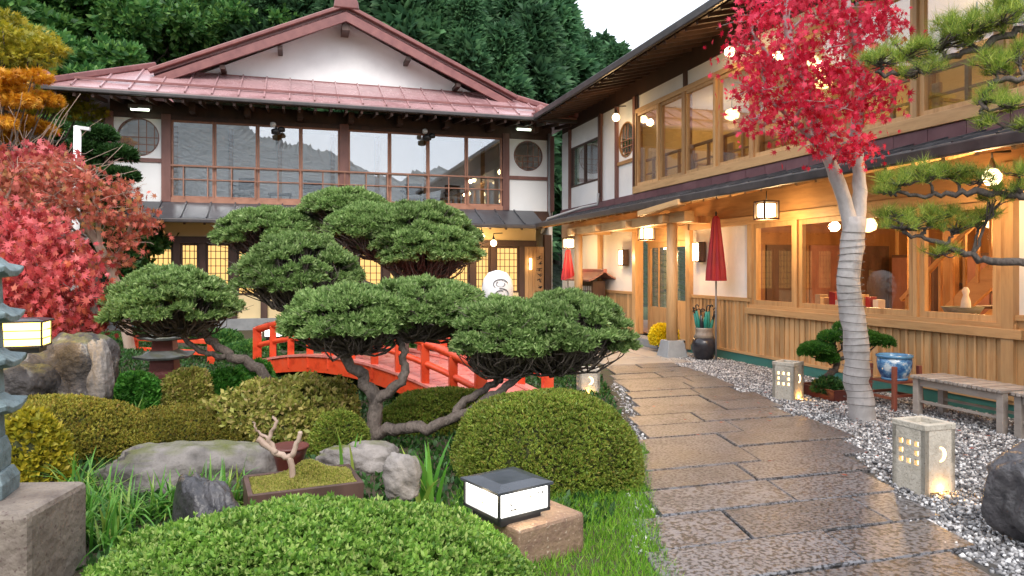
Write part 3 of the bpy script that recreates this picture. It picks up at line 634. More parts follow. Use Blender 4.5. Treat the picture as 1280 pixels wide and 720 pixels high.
part('rail_board', m['oldcedar_h'], wg, fW, (14.72, 15.55, 4.06, 4.14, -.1, .03))
part('wall_panel', m['plaster'], wg, fW, (14.72, 15.55, 3.31, 4.06, -.1, -.01), (15.67, 16.5, 3.31, 5.2, -.1, -.01), (16.66, 18.62, 3.31, 3.87, -.1, -.01), (18.72, YF, 3.31, 5.2, -.1, -.01), (16.66, 18.62, 4.98, 5.2, -.1, -.01))
for a, b in ((16.66, 17.64), (17.64, 18.62)): window(wg, fW, a, b, 3.87, 4.98, .05, m['darkwood'], m['glass'], d=.0)
part('curtain', m['screen'], wg, fW, (16.66, 18.62, 3.87, 4.98, -.3, -.25))
# upper eave
RX, RZ = 6.18, 5.72
ru = build('roof', MB().prism([(RX+.05, YE-.6, RZ-.04), (RX+.05, 18.4, RZ-.04), (10.6, 18.4, 6.84), (10.6, YE-.6, 6.84)], (0, 0, -.05)), m['darkwood'], wg)
for i in range(36):
    a, b = lerp(YE-.6, 18.4, i/36), lerp(YE-.6, 18.4, (i+1)/36)
    build('roof_panel', MB().prism([(RX, a+.003, RZ), (RX, b-.003, RZ), (10.6, b-.003, 6.9), (10.6, a+.003, 6.9)], (0, 0, .05)), m['slate'], ru)
build('gutter', MB().box(RX-.08, RX-.006, YE-.6, 18.35, RZ-.1, RZ+.05), m['gutter'], ru, .02)
for i in range(50): y = lerp(YE-.4, 18.2, i/49); build('rafter', MB().beam((RX+.03, y, RZ-.11), (WX+.1, y, RZ+.18), .05, .08), m['darkwood'], ru)
build('rear_slope', MB().prism([(15, 18.4, 5.72), (15, YE-.6, 5.72), (10.6, YE-.6, 6.9), (10.6, 18.4, 6.9)], (0, 0, .06)), m['slate'], ru)
build('valley_flashing', MB().beam((RX+.0, 18.25, RZ+.04), (7.6, 19.4, 6.42), .28, .16), m['rooftrim'], ru, .03)
build('valley_end', MB().lathe([(.05,-.12),(.14,-.08),(.16,.06),(.1,.18),(.03,.22)], (RX+.1, 18.15, RZ+.08), 12), m['rooftrim'], ru)
dp = build('downpipe', MB().tube([(7.2, 16.42, 3.5), (7.18, 16.42, 3.22), (6.9, 16.7, 3.16), (6.4, 17.9, 2.95), (6.36, 18.3, 2.6)], .035, 8), m['greypaint'], wg)
build('downpipe', MB().tube([(7.25, 16.45, 5.5), (7.25, 16.45, 3.4)], .03, 8), m['darkwood'], wg)
build('downpipe', MB().tube([(6.95, 19.35, 5.5), (6.95, 19.35, 3.3), (6.95, 19.2, 3.1)], .035, 8), m['grey'], wg)
# rooms: floors, ceilings, back walls
part('room_floor', m['oldcedar_h'], wg, fW, (YE, 18.5, .1, .16, -5, -.36))
part('room_ceiling', m['oldcedar_h'], wg, fW, (YE, 18.5, 2.75, 2.8, -5, -.13))
part('room_wall', m['interior'], wg, fW, (YE, 18.5, .16, 2.75, -5.1, -5), (12.3, 12.38, .16, 2.75, -5, -.4), (YE, YE+.1, .16, 2.75, -5, -.2))
part('upper_floor', m['tatami'], wg, fW, (YE, 18.5, 3.1, 3.2, -5, -.13))
part('upper_ceiling', m['plaster'], wg, fW, (YE, 18.5, 5.3, 5.34, -5, -.13))
part('upper_wall', m['plaster_warm'], wg, fW, (YE, 18.5, 3.2, 5.3, -3.0, -2.9), (14.6, 14.7, 3.2, 5.3, -3, -.14), (YE, YE+.1, 3.2, 5.3, -3, -.14))
for k in range(8): part('upper_inner_post', m['oldcedar_v'], wg, fW, (3+1.6*k, 3.1+1.6*k, 3.2, 5.3, -2.9, -2.82))
part('outer_wall', m['darkwood'], wg, fW, (YE-.1, YE, -.02, 5.6, -6, .0), (YE, 18.5, -.02, 5.6, -6.1, -6))
# stairs seen through the last window
st = build('stair', MB().beam((9.05, 8.9, .2), (9.05, 6.1, 2.7), .06, .28).beam((10.0, 8.9, .2), (10.0, 6.1, 2.7), .06, .28), m['cedar_h'], wg)
for k in range(11): build('tread', MB().box(9.06, 9.99, 8.75-.26*k-.15, 8.75-.26*k+.13, .34+.232*k, .38+.232*k), m['darkwood'], st)
for k in range(14): build('baluster', MB().box(9.0, 9.04, 8.8-.2*k-.02, 8.8-.2*k+.02, .35+.178*k, 1.2+.178*k), m['cedar_v'], st)
build('handrail', MB().beam((9.02, 8.9, 1.13), (9.02, 6.75, 3.05), .06, .06), m['cedar_h'], st)
for k in range(12): part('wall_slat', m['cedar_v'], wg, fW, (4.0+.75*k, 4.08+.75*k, .16, 2.75, -5, -4.95))
part('inner_column', m['oldcedar_v'], wg, fW, (8.35, 8.5, .16, 2.75, -2.2, -2.05), (10.0, 10.14, .16, 2.75, -3.2, -3.06), (7.05, 7.2, .16, 2.75, -3.7, -3.55))
for k in range(4): part('inner_door', m['darkwood'] if k % 2 else m['purplewood'], wg, fW, (12.26, 12.3, .18, 2.1, -1.6-1.05*k, -.65-1.05*k))
for k in range(5): part('wall_shelf', m['darkwood'], wg, fW, (9.2+.55*k, 9.7+.55*k, .9+.2*(k % 3), .94+.2*(k % 3), -4.95, -4.6))

# ---------------------------------------------------------------- lamps
def glow_lamp(label, loc, power, kind, group=None):
    x, y, z = loc
    if kind == 'globe':                                # glass globe on a short arm
        t = thing('globe_lamp', label, 'lamp', loc, group)
        build('globe', MB().lathe([(.01,-.085),(.055,-.07),(.085,-.02),(.085,.03),(.055,.075),(.02,.09)], loc, 16), m['glow'], t)
        build('cap', MB().lathe([(.05,.085),(.06,.1),(.03,.14),(.012,.2)], loc, 12), m['black'], t)
        build('arm', MB().tube([(x, y, z+.18), (x, y, z+.26), (x+.25, y, z+.28)], .012, 6), m['black'], t)
        point('bulb', (x-.16, y, z-.06), power, rad=.08, parent=t)
    elif kind == 'box':                                # hanging lantern in a wooden frame
        t = thing('hanging_lantern', label, 'lantern', loc, group)
        build('paper_shade', MB().obox(loc, .20, .20, .20), m['glow'], t, .02)
        mb = MB()
        for i in (-1, 1):
            for j in (-1, 1): mb.box(x+i*.12-.012, x+i*.12+.012, y+j*.12-.012, y+j*.12+.012, z-.14, z+.14)
        for k in (-.13, .13):
            for i in (-1, 1):
                mb.box(x-.13, x+.13, y+i*.12-.011, y+i*.12+.011, z+k-.011, z+k+.011); mb.box(x+i*.12-.011, x+i*.12+.011, y-.13, y+.13, z+k-.011, z+k+.011)
        build('frame', mb, m['darkwood'], t)
        build('cord', MB().tube([(x, y, z+.1), (x, y, z+.36)], .008, 6), m['black'], t)
        point('bulb', (x, y, z-.22), power, rad=.08, parent=t)
    elif kind == 'sconce':
        t = thing('wall_lamp', label, 'lamp', loc, group)
        build('back_plate', MB().box(x+.05, x+.075, y-.13, y+.13, z-.19, z+.19), m['darkwood'], t)
        build('paper_shade', MB().box(x-.06, x+.05, y-.11, y+.11, z-.17, z+.17), m['glow'], t, .008)
        mb = MB()
        for i in (-1, 1): mb.box(x-.07, x+.05, y+i*.115-.01, y+i*.115+.01, z-.18, z+.18)
        for i in (-1, 1): mb.box(x-.07, x+.05, y-.125, y+.125, z+i*.175-.01, z+i*.175+.01)
        mb.box(x-.068, x-.058, y-.008, y+.008, z-.17, z+.17)
        build('frame', mb, m['darkwood'], t)
        point('bulb', (x-.16, y, z), power, rad=.08, parent=t)
    return t
glow_lamp('square hanging lantern over the inn door', onX(808, 292, 6.9), 39, 'box')
glow_lamp('glowing wall lamp beside the tall red parasol', onX(873, 315, 7.25), 21, 'sconce')
glow_lamp('glowing wall lamp on white wall past the inn door', onX(779, 322, 7.25), 21, 'sconce')
glow_lamp('square framed lantern hanging by the first ground floor window', onX(958, 263, 6.75), 30, 'box')
glow_lamp('round globe lamp behind the pine under the lower eave', onX(1240, 222, 6.8), 30, 'globe')
glow_lamp('globe lamp above the round window of the wing', onX(770, 147, 7.0), 10, 'globe')
glow_lamp('globe lamp under wing eave at edge of scarlet maple', onX(912, 65, 7.0), 10, 'globe')
glow_lamp('globe lamp shining through the scarlet maple leaves', onX(972, 72, 7.05), 6, 'globe')
glow_lamp('small square lantern above the short red parasol', onX(711, 304, 6.6), 15, 'box')
glow_lamp('globe lamp hanging before the lit paper window', onY(617, 304, 18.7), 21, 'globe')
glow_lamp('globe lamp hidden among leaves left of lit paper window', onY(602, 296, 18.7), 12, 'globe')
p = onY(663, 330, 19.42); t = thing('wall_light', 'slim vertical wall light on the board wall', 'lamp', p)
build('shade', MB().tube([p+Vector((0, -.02, -.16)), p+Vector((0, -.02, .16))], .035, 10), m['glow'], t); build('bracket', MB().obox(p+Vector((0, .03, 0)), .05, .07, .1), m['black'], t)
for px, py, s in ((175, 137, 'over the round window beside the maple'), (655, 162, 'next to the wing roof')):
    p = onY(px, py, 19.05); t = thing('strip_light', 'pale green strip light under the eave '+s, 'lamp', p)
    build('tube', MB().tube([p+Vector((-.2, 0, 0)), p+Vector((.2, 0, 0))], .03, 8), m['tube'], t); build('housing', MB().obox(p+Vector((0, 0, .07)), .5, .12, .08), m['grey'], t)
for px, py, s in ((345, 160, 'left of the central gallery post'), (534, 168, 'right of the central gallery post')):
    p = onY(px, py, 19.1); t = thing('floodlight', 'small black floodlight with white ball under eave '+s, 'floodlight', p)
    build('lamp_head', MB().lathe([(.04,-.12),(.11,-.1),(.12,0),(.05,.04)], p+Vector((.0, 0, -.05)), 12), m['black'], t)
    build('lamp_head', MB().lathe([(.03,-.1),(.09,-.08),(.09,0),(.04,.04)], p+Vector((.13, .0, .0)), 12), m['black'], t)
    build('sensor', MB().lathe([(.01,-.07),(.06,-.05),(.075,0),(.06,.05),(.01,.07)], p+Vector((-.07, -.05, .07)), 12), m['white'], t)
    build('arm', MB().beam(p+Vector((0, 0, -.02)), p+Vector((0, .38, .1)), .04, .04), m['black'], t)
# lamps in the rooms
def pendant(label, loc, power, ceil, group):
    t = thing('pendant_lamp', label, 'lamp', loc, group)
    build('paper_shade', MB().lathe([(.05,-.12),(.14,-.08),(.16,0),(.12,.09),(.04,.12)], loc, 14), m['glow_soft'], t)
    build('cord', MB().tube([(loc[0], loc[1], loc[2]+.1), (loc[0], loc[1], ceil)], .008, 6), m['black'], t)
    point('bulb', (loc[0], loc[1], loc[2]-.22), power, rad=.12, parent=t)
for i, (x, y) in enumerate(((9.2, 9.8), (10.3, 8.4), (9.4, 6.6), (9.2, 4.2))):
    pendant('round paper pendant lamp inside the ground floor lounge', (x, y, 2.35), 105, 2.76, 'pendant lamps in the lounge')
pendant('paper pendant lamp in the hall behind the inn door', (9.2, 13.6, 2.3), 60, 2.76, None)
for i, y in enumerate((13.4, 10.6, 7.6, 4.9)):
    pendant('round paper pendant lamp in the upper corridor of the wing', (9.0, y, 4.95), 12, 5.31, 'pendant lamps upstairs')

# ---------------------------------------------------------------- plants: shared builders
def dome_pts(n, c, rx, ry, rz, seed, p=2.4, low=-.12, shell=.16, bumps=.05, bf=5.):
    u = unit(rg.normal(size=(int(n*2.6), 3))); u = u[u[:, 2] > low][:n]
    k = 1/(np.abs(u)**p).sum(1)**(1/p)
    k = k*(1+bumps*lump(u, bf, seed)+bumps*.6*lump(u, bf*2.3, seed+5))
    q = u*k[:, None]*np.array([rx, ry, rz])
    nrm = unit(u/np.array([rx, ry, rz])); return np.array(c)+q*(1-shell*rg.random(len(u))**1.5)[:, None], nrm
def dome_mesh(c, rx, ry, rz, seed, s=.86, p=2.4, bumps=.05, bf=5., nu=28, nv=10, low=-.12):
    mb = MB(); V = []
    for j in range(nv+1):
        ph = lerp(math.asin(low), math.pi/2, j/nv)
        for i in range(nu):
            th = 2*math.pi*i/nu; u = np.array([math.cos(ph)*math.cos(th), math.cos(ph)*math.sin(th), math.sin(ph)])
            k = 1/(np.abs(u)**p).sum()**(1/p)*(1+bumps*float(lump(u, bf, seed))); V.append(tuple(np.array(c)+u*k*s*np.array([rx, ry, rz])))
    return mb.add(V, [(j*nu+i, j*nu+(i+1)%nu, (j+1)*nu+(i+1)%nu, (j+1)*nu+i) for j in range(nv) for i in range(nu)], True)
def bush(name, label, cat, c, rx, ry, rz, n, size, mat, tmpl=T_SPRIG, group=None, p=2.4, bumps=.05, bf=5., jit=.55, seed=None, core='coregreen', stray=0, low=-.12):
    seed = rnd.uniform(0, 50) if seed is None else seed
    t = thing(name, label, cat, c, group)
    P, Nn = dome_pts(n, c, rx, ry, rz, seed, p, low, .16, bumps, bf)
    d = unit(Nn+np.array([0, 0, .35]))+rg.normal(size=P.shape)*jit
    s = size*(.65+.7*rg.random(len(P)))
    if stray:
        i = rg.random(len(P)) < stray; P[i] += Nn[i]*(size*1.2*rg.random((i.sum(), 1))); 
    V, Fc = scatter(*tmpl, P-unit(d)*(s*.3)[:, None], d, s); npobj('foliage', V, Fc, m[mat], t)
    build('dark_core', dome_mesh(c, rx, ry, rz, seed, .86, p, bumps, bf, low=low), m[core], t); return t  # added solid dark dome, keeps the leaf shell from being see-through
def bush_px(name, label, cat, x0, x1, ytop, d, n, size, mat, depth=.8, base=None, **kw):
    q = at((x0+x1)/2, ytop, d); zb = gz(q.x, q.y)-.04 if base is None else base; rx = (x1-x0)/2/F*d
    return bush(name, label, cat, (q.x, q.y, zb), rx, rx*depth, max(.1, q.z-zb), n, size, mat, **kw)
def smooth_line(pts, k=5):
    P = [Vector(p) for p in pts]; out = []
    for i in range(len(P)-1):
        a, b, c, d = P[max(i-1, 0)], P[i], P[i+1], P[min(i+2, len(P)-1)]
        for j in range(k):
            t = j/k; out.append(.5*((2*b)+(c-a)*t+(2*a-5*b+4*c-d)*t*t+(3*b-a-3*c+d)*t**3))
    return out+[P[-1]]
def limb(mb, pts, r0, r1, n=8, wob=.0, k=5):
    L = smooth_line(pts, k); q = len(L)
    L = [p+Vector([rnd.gauss(0, wob) for _ in range(3)])*(0 if i in (0, q-1) else 1) for i, p in enumerate(L)]
    mb.tube(L, [lerp(r0, r1, (i/(q-1))**.8)*(1+rnd.uniform(-.08, .08)) for i in range(q)], n); return L

# ---------------------------------------------------------------- forest on the hill
def cedar_mesh(seed, hgt, rad, n):
    r = np.random.default_rng(seed); h = r.random(n)**.85; z = hgt*(.18+.82*h); taper = np.minimum(1, (1-h)*1.25+.05)**.75
    layer = .75+.25*np.sin(z*2.6+seed); th = r.random(n)*2*math.pi; lob = .8+.2*np.sin(th*3+z*1.3+seed)+.12*np.sin(th*7+z*2)
    rr = rad*taper*layer*lob*(.45+.55*r.random(n)**.6)
    P = np.c_[rr*np.cos(th), rr*np.sin(th), z-rr*.22]
    d = np.c_[np.cos(th), np.sin(th), -.45+.5*r.random(n)]+r.normal(size=(n, 3))*.35
    return scatter(T_SPRIG[0]*np.array([1.2,1.2,1]), T_SPRIG[1], P, d, (.42+.38*r.random(n))*rad/2.4)
CED = []
for i in range(4):
    V, Fc = cedar_mesh(100+i, 13, 2.3+.25*i, 3600); me = npmesh('crown', V, Fc, m['cedarleaf'])
    mb = MB().tube([(0,0,-.8), (.03,.02,4), (0,0,9), (0,0,12.8)], [.26,.2,.12,.02], 8); tm = build('trunk', mb, m['bark'], None, 0, (0,0,0)); tme = tm.data; bpy.data.objects.remove(tm)
    CED.append((me, tme))
def cedar(x, y, s, k, label, group):
    t = thing('cedar_tree', label, 'tree', (x, y, hz(x, y)-.1), group); t.scale = (s*rnd.uniform(.9, 1.15), s*rnd.uniform(.9, 1.15), s); t.rotation_euler.z = rnd.uniform(0, 6.28)
    for nm, me in zip(('crown', 'trunk'), CED[k % 4]): link(nm, me, (0,0,0), t)
k = 0
for row, (d, step) in enumerate(((33, 46), (38, 44), (44, 44), (52, 50))):
    px = 300+row*15 if row == 0 else -40+row*13
    while px < 700:
        q = at(px, 300, d+rnd.uniform(-1.5, 1.5)); k += 1
        cedar(q.x, q.y, rnd.uniform(.85, 1.12)*(1.0 if row else .95), k, 'tall dark cedar in the wood on the hillside', 'cedars on the hillside')
        px += step*rnd.uniform(.8, 1.2)
for px, ytop, d in ((640,-30,40),(668,-22,43),(690,2,41),(706,28,44),(722,40,47),(738,52,45),(754,48,49),(770,60,47),(785,78,50),(803,90,50),(655,30,36),(695,66,37),(728,84,40),(760,92,42)):
    q = at(px, ytop, d); zb = hz(q.x, q.y); k += 1; cedar(q.x, q.y, max(.4, (q.z-zb)/12.9), k, 'tall dark cedar in the wood on the hillside', 'cedars on the hillside')
# broad-leaved trees
def leafy(name, label, loc, hgt, rad, n, size, mat, tmpl=T_ROSET, clumps=26, group=None, flat=.5, trunk='bark', droop=0, sc_=1.0, zc=.62):
    t = thing(name, label, 'tree', loc, group); L0 = Vector(loc); mb = MB()
    top = L0+Vector((rnd.uniform(-.2,.2)*rad, rnd.uniform(-.2,.2)*rad, hgt*.8)); fork = L0+Vector((0, 0, hgt*.3))
    limb(mb, [L0-Vector((0,0,.3)), fork, top], rad*.085, rad*.015, 8, rad*.01)
    Ps, Ds = [], []
    for i in range(clumps):
        v = unit(rg.normal(size=3)); v[2] = abs(v[2])*1.1-.35; kk = .45+.55*rg.random()
        c = np.array(L0)+np.array([0, 0, hgt*zc])+v*kk*np.array([rad, rad, hgt*(1-zc)])
        limb(mb, [fork.lerp(top, rnd.uniform(0, .7)), Vector(c)*.6+fork*.4+Vector((0, 0, .1*rad)), Vector(c)], rad*.03, rad*.006, 5, rad*.01, 3)
        cr = rad*rnd.uniform(.26, .42)*sc_; kn = n//clumps
        q = unit(rg.normal(size=(kn, 3)))*(rg.random((kn, 1))**.45)*cr; q[:, 2] *= flat; q[:, 2] -= droop*np.hypot(q[:, 0], q[:, 1])
        Ps.append(c+q); Ds.append(unit(q*np.array([1, 1, 2]))+np.array([0, 0, .35-droop])+rg.normal(size=q.shape)*.4)
    P, D = np.concatenate(Ps), np.concatenate(Ds)
    V, Fc = scatter(*tmpl, P, D, size*(.6+.8*rg.random(len(P)))); npobj('crown', V, Fc, m[mat], t); build('trunk', mb, m[trunk], t); return t
for i, (px, d, hgt, rad) in enumerate(((95, 27, 11, 3.4), (160, 32, 13, 3.8), (225, 34, 14, 4.2), (295, 35, 14.5, 4.0), (345, 36, 15, 3.6), (55, 31, 14, 4.0), (10, 28, 11, 3.8))):
    q = at(px, 300, d); leafy('broadleaf_tree', 'lush green broad leaved tree on the slope behind the inn roof', (q.x, q.y, hz(q.x, q.y)), hgt, rad, 7000, .30, 'broadleaf', clumps=40, group='broad leaved trees behind the inn')
q = at(2, 60, 17); leafy('yellow_tree', 'yellow green autumn tree above the orange tree', (q.x, q.y, hz(q.x, q.y)), 9.6, 2.0, 9000, .10, 'yellowleaf', T_STAR, 34, flat=.28, droop=.15)
q = at(-16, 100, 13.5); leafy('orange_tree', 'bright orange autumn tree rising beyond the red maples', (q.x, q.y, hz(q.x, q.y)), 6.5, 1.15, 6500, .08, 'orangeleaf', T_STAR, 26, flat=.3, droop=.15, zc=.72)
# shrubs on the left bank
for px, py, d, rr in ((60, 150, 19, 1.8), (100, 190, 17, 1.4), (20, 190, 16, 1.6), (85, 235, 16, 1.3), (150, 240, 17.5, 1.0), (120, 120, 24, 2.2)):
    q = at(px, py, d); leafy('bank_shrub', 'dark green shrub on the bank left of the white house corner', (q.x, q.y, hz(q.x, q.y)), q.z-hz(q.x, q.y)+.3, rr, 4200, .17, 'darkleaf', clumps=30, group='dark shrubs on the bank', zc=.55)
q = at(22, 215, 13.5); t = thing('bare_bush', 'leafless grey brown bush behind the red maple', 'bush', (q.x, q.y, gz(q.x, q.y))); mb = MB()
for i in range(150):
    a = rnd.uniform(0, 6.28); e = rnd.uniform(.15, 1.3); l = rnd.uniform(1.1, 2.2); z0 = q.z-rnd.uniform(.3, 1.0); c = Vector((q.x+rnd.gauss(0, .3), q.y+rnd.gauss(0, .3), z0))
    dv = Vector((math.cos(a)*math.cos(e), math.sin(a)*math.cos(e), math.sin(e)))
    limb(mb, [c, c+dv*l*.5+Vector((0, 0, .1)), c+dv*l], .018, .004, 4, .02, 3)
mb.tube([(q.x, q.y, gz(q.x, q.y)-.1), (q.x, q.y, q.z-.4)], [.12, .08], 8); build('branches', mb, m['driftwood'], t)
# low cloud pine by the house corner
q = at(124, 195, 15.5); t = thing('cloud_pine', 'small tiered cloud pine beside the white post', 'tree', (q.x, q.y, gz(q.x, q.y))); mb = MB()
limb(mb, [(q.x, q.y, gz(q.x, q.y)-.2), (q.x-.15, q.y, 2.2), (q.x+.1, q.y, 3.6), (q.x, q.y, 4.4)], .1, .03, 8, .02)
Ps, Ns = [], []
for dx, dz, r in ((.0, .42, .3), (-.25, .1, .38), (.3, .02, .4), (-.3, -.3, .42), (.25, -.45, .5), (-.1, -.8, .5)):
    P, Nn = dome_pts(700, (q.x+dx, q.y, q.z+dz), r, r, .17, dx*9); Ps.append(P); Ns.append(Nn); limb(mb, [(q.x, q.y, q.z+dz-.25), (q.x+dx, q.y, q.z+dz)], .03, .01, 5)
P, Nn = np.concatenate(Ps), np.concatenate(Ns); V, Fc = scatter(*T_SPRIG, P, Nn+rg.normal(size=P.shape)*.5, .12*(.6+.7*rg.random(len(P)))); npobj('crown', V, Fc, m['darkleaf'], t); build('trunk', mb, m['bark'], t)
q = onY(97, 158, 14.8); t = thing('white_post', 'white pipe post with short cross arm behind the maples', 'post', (q.x, q.y, gz(q.x, q.y)))
build('pipe', MB().tube([(q.x-.06, q.y, gz(q.x, q.y)-.1), (q.x, q.y, q.z)], .065, 10), m['white'], t); build('cross_arm', MB().beam((q.x-.03, q.y, q.z-.02), (q.x+.2, q.y, q.z-.04), .09, .06), m['white'], t)

# ---------------------------------------------------------------- cloud-pruned yews
def cloud_tree(name, label, base, limbs, pads, n_leaf, size, mat='yew'):
    t = thing(name, label, 'tree', base); mb = MB()
    for pts, r0, r1 in limbs: limb(mb, pts, r0, r1, 10, .012, 6)
    for (x0, x1, yt, yb, d, anchor) in pads:
        c = at((x0+x1)/2, lerp(yt, yb, .72), d); rx = (x1-x0)/2/F*d; rz = at(0, yt, d).z-c.z; ry = rx*.8; sd_ = rnd.uniform(0, 40)
        a = Vector(anchor); low = Vector((c.x, c.y, c.z-rz*.55))*.65+a*.35; limb(mb, [a, low, Vector(c)-Vector((0,0,rz*.1))], .035, .012, 7, .012)
        px_seed = x0*.37
        nc = int(90+190*rx*ry); kn = int(n_leaf*max(.5, rx*1.15)/nc); Ps, Ds = [], []
        for i in range(nc):                            # tufts of shoots over the dome, bare twigs beneath
            u = unit(rg.normal(size=3)); u[2] = abs(u[2])**1.15-.10*rnd.random(); u = unit(u); kk = rnd.uniform(.86, 1.0)*(1+.06*float(lump(u, 3.1, px_seed)))
            e = np.array(c)+u*kk*np.array([rx*.88, ry*.88, rz*.88]); cr = rnd.uniform(.07, .12)*(.75+.4*rx)
            v = unit(rg.normal(size=(kn, 3))); v[:, 2] = np.abs(v[:, 2])*1.0-.22
            q_ = v*(rg.random((kn, 1))**.33)*cr*np.array([1, 1, .72]); Ps.append(e+q_); Ds.append(unit(v+u*.8+np.array([0, 0, .55]))+rg.normal(size=q_.shape)*.42)
            E = Vector(e); s0 = a.lerp(low, rnd.uniform(.2, 1)) if i % 2 else low.lerp(Vector(c), rnd.uniform(0, .5))
            mid = s0.lerp(E, .55)-Vector((rnd.gauss(0, .03), rnd.gauss(0, .03), rz*rnd.uniform(.05, .3))); Lp = limb(mb, [s0, mid, E], .014, .005, 5, .012, 3)
            for j in range(2):
                p0 = Lp[len(Lp)//2+(j % 3)-1]; limb(mb, [p0, p0.lerp(E, .5)+Vector((rnd.gauss(0, .06), rnd.gauss(0, .06), .0)), E+Vector((rnd.gauss(0, .1), rnd.gauss(0, .1), rnd.uniform(-.06, .05)))], .0065, .002, 4, .006, 2)
        P, d_ = np.concatenate(Ps), np.concatenate(Ds); s = size*(.6+.8*rg.random(len(P)))
        V, Fc = scatter(*T_SPRIG, P-unit(d_)*(s*.3)[:, None], d_, s); npobj('foliage_pad', V, Fc, m[mat], t)
    build('trunk', mb, m['bark'], t); return t
D1 = 6.1; b = at(462, 585, D1); b.z = gz(b.x, b.y)
f1 = at(468, 500, D1); f2 = at(452, 465, D1)
cloud_tree('pruned_yew', 'cloud pruned yew with thick twisted trunk and long limb over clipped azalea', b,
    [([b-Vector((0,0,.2)), at(466, 540, D1), f1, at(455, 475, D1), at(430, 440, D1), at(452, 415, D1+.1)], .085, .035),
     ([f1, at(500, 478, D1-.05), at(505, 440, D1), at(498, 420, D1+.1)], .055, .022),
     ([at(464, 545, D1), at(500, 536, D1-.1), at(550, 530, D1-.2), at(600, 505, D1-.2), at(640, 478, D1-.1), at(672, 452, D1)], .06, .026),
     ([at(560, 526, D1-.2), at(590, 495, D1-.1), at(630, 470, D1), at(650, 445, D1+.1)], .045, .02),
     ([at(430, 440, D1), at(400, 415, D1+.2), at(385, 385, D1+.5)], .05, .025)],
    [(350, 520, 350, 440, D1, at(452, 428, D1)), (440, 618, 343, 420, D1+.25, at(498, 420, D1+.1)),
     (562, 700, 366, 462, D1-.15, at(620, 470, D1)), (610, 800, 360, 462, D1, at(672, 455, D1)),
     (287, 456, 288, 382, D1+.7, at(385, 392, D1+.5))], 19000, .05)
D2 = 7.4; b = at(352, 490, D2); b.z = gz(b.x, b.y)
cloud_tree('pruned_yew', 'leaning cloud pruned yew with a single pad above the small stone pagoda', b,
    [([b-Vector((0,0,.2)), at(330, 470, D2), at(290, 445, D2), at(262, 425, D2), at(245, 400, D2)], .07, .035),
     ([at(290, 445, D2), at(255, 440, D2), at(225, 420, D2), at(200, 405, D2)], .035, .018)],
    [(130, 300, 330, 418, D2, at(240, 405, D2))], 19000, .056)
D3 = 9.3; b = at(500, 470, D3); b.z = gz(b.x, b.y)
cloud_tree('pruned_yew', 'tall cloud pruned yew behind the red bridge in front of the gallery', b,
    [([b-Vector((0,0,.2)), at(505, 420, D3), at(495, 370, D3), at(510, 335, D3)], .09, .05),
     ([at(495, 370, D3), at(440, 345, D3), at(400, 310, D3+.2), at(350, 300, D3+.3)], .05, .02),
     ([at(500, 350, D3), at(470, 310, D3+.2), at(440, 270, D3+.4)], .045, .02)],
    [(268, 412, 257, 318, D3+.3, at(352, 312, D3+.3)), (372, 490, 236, 275, D3+.5, at(440, 280, D3+.4)),
     (405, 520, 252, 312, D3, at(480, 330, D3)), (440, 606, 247, 330, D3+.1, at(512, 340, D3)), (470, 604, 272, 345, D3-.2, at(515, 345, D3))], 16000, .062)

# ---------------------------------------------------------------- maples
def maple(name, label, base, limbs, clumps, n, size, mat, trunk, flat=.4, twig=6, hang=.2):
    t = thing(name, label, 'tree', base); mb = MB(); tips = []
    for pts, r0, r1 in limbs: tips += limb(mb, pts, r0, r1, 12, r0*.06, 6)
    Ps, Ds = [], []
    tot = sum(c[3]**2 for c in clumps)
    for (px, py, d, r) in clumps:
        c = at(px, py, d); k = int(n*r*r/tot)
        near = min(tips, key=lambda q: (q-c).length+max(0, q.z-c.z)*.6)
        limb(mb, [near, near.lerp(c, .5)+Vector((0, 0, .06)), c], .02, .006, 6, .012, 4)
        for i in range(twig):
            e = c+Vector((rnd.gauss(0, .55), rnd.gauss(0, .55), rnd.gauss(0, .25)))*r; limb(mb, [near.lerp(c, .7), c.lerp(e, .4), e], .008, .002, 4, .01, 3)
        q = unit(rg.normal(size=(k, 3)))*(rg.random((k, 1))**.55)*r*(1.12+.55*lump(np.c_[rg.random((k,1))*9, rg.random((k,2))*9], 1.0, px)[:, None]*0+.28*rg.normal(size=(k, 1))); q[:, 2] *= flat; q[:, 2] += -hang*np.hypot(q[:, 0], q[:, 1])**2/r+.05*lump(q, 9, px)
        Ps.append(np.array(c)+q); a = rg.random(k)*6.28; Ds.append(np.c_[np.cos(a), np.sin(a), -.35+.45*rg.normal(size=k)])
    P, D = np.concatenate(Ps), np.concatenate(Ds); nr = len(P)
    roll = np.cross(np.array([[0., 0, 1]]), D)+rg.normal(size=P.shape)*.45       # leaf faces turn upwards
    roll = np.cross(unit(D), np.cross(np.tile([0, 0, 1.], (nr, 1))+rg.normal(size=P.shape)*.45, unit(D)))
    roll = np.cross(roll, D)
    V, Fc = scatter(*T_STAR, P, D, size*(.55+.8*rg.random(nr)), roll); npobj('crown', V, Fc, m[mat], t); build('trunk', mb, m[trunk], t); return t
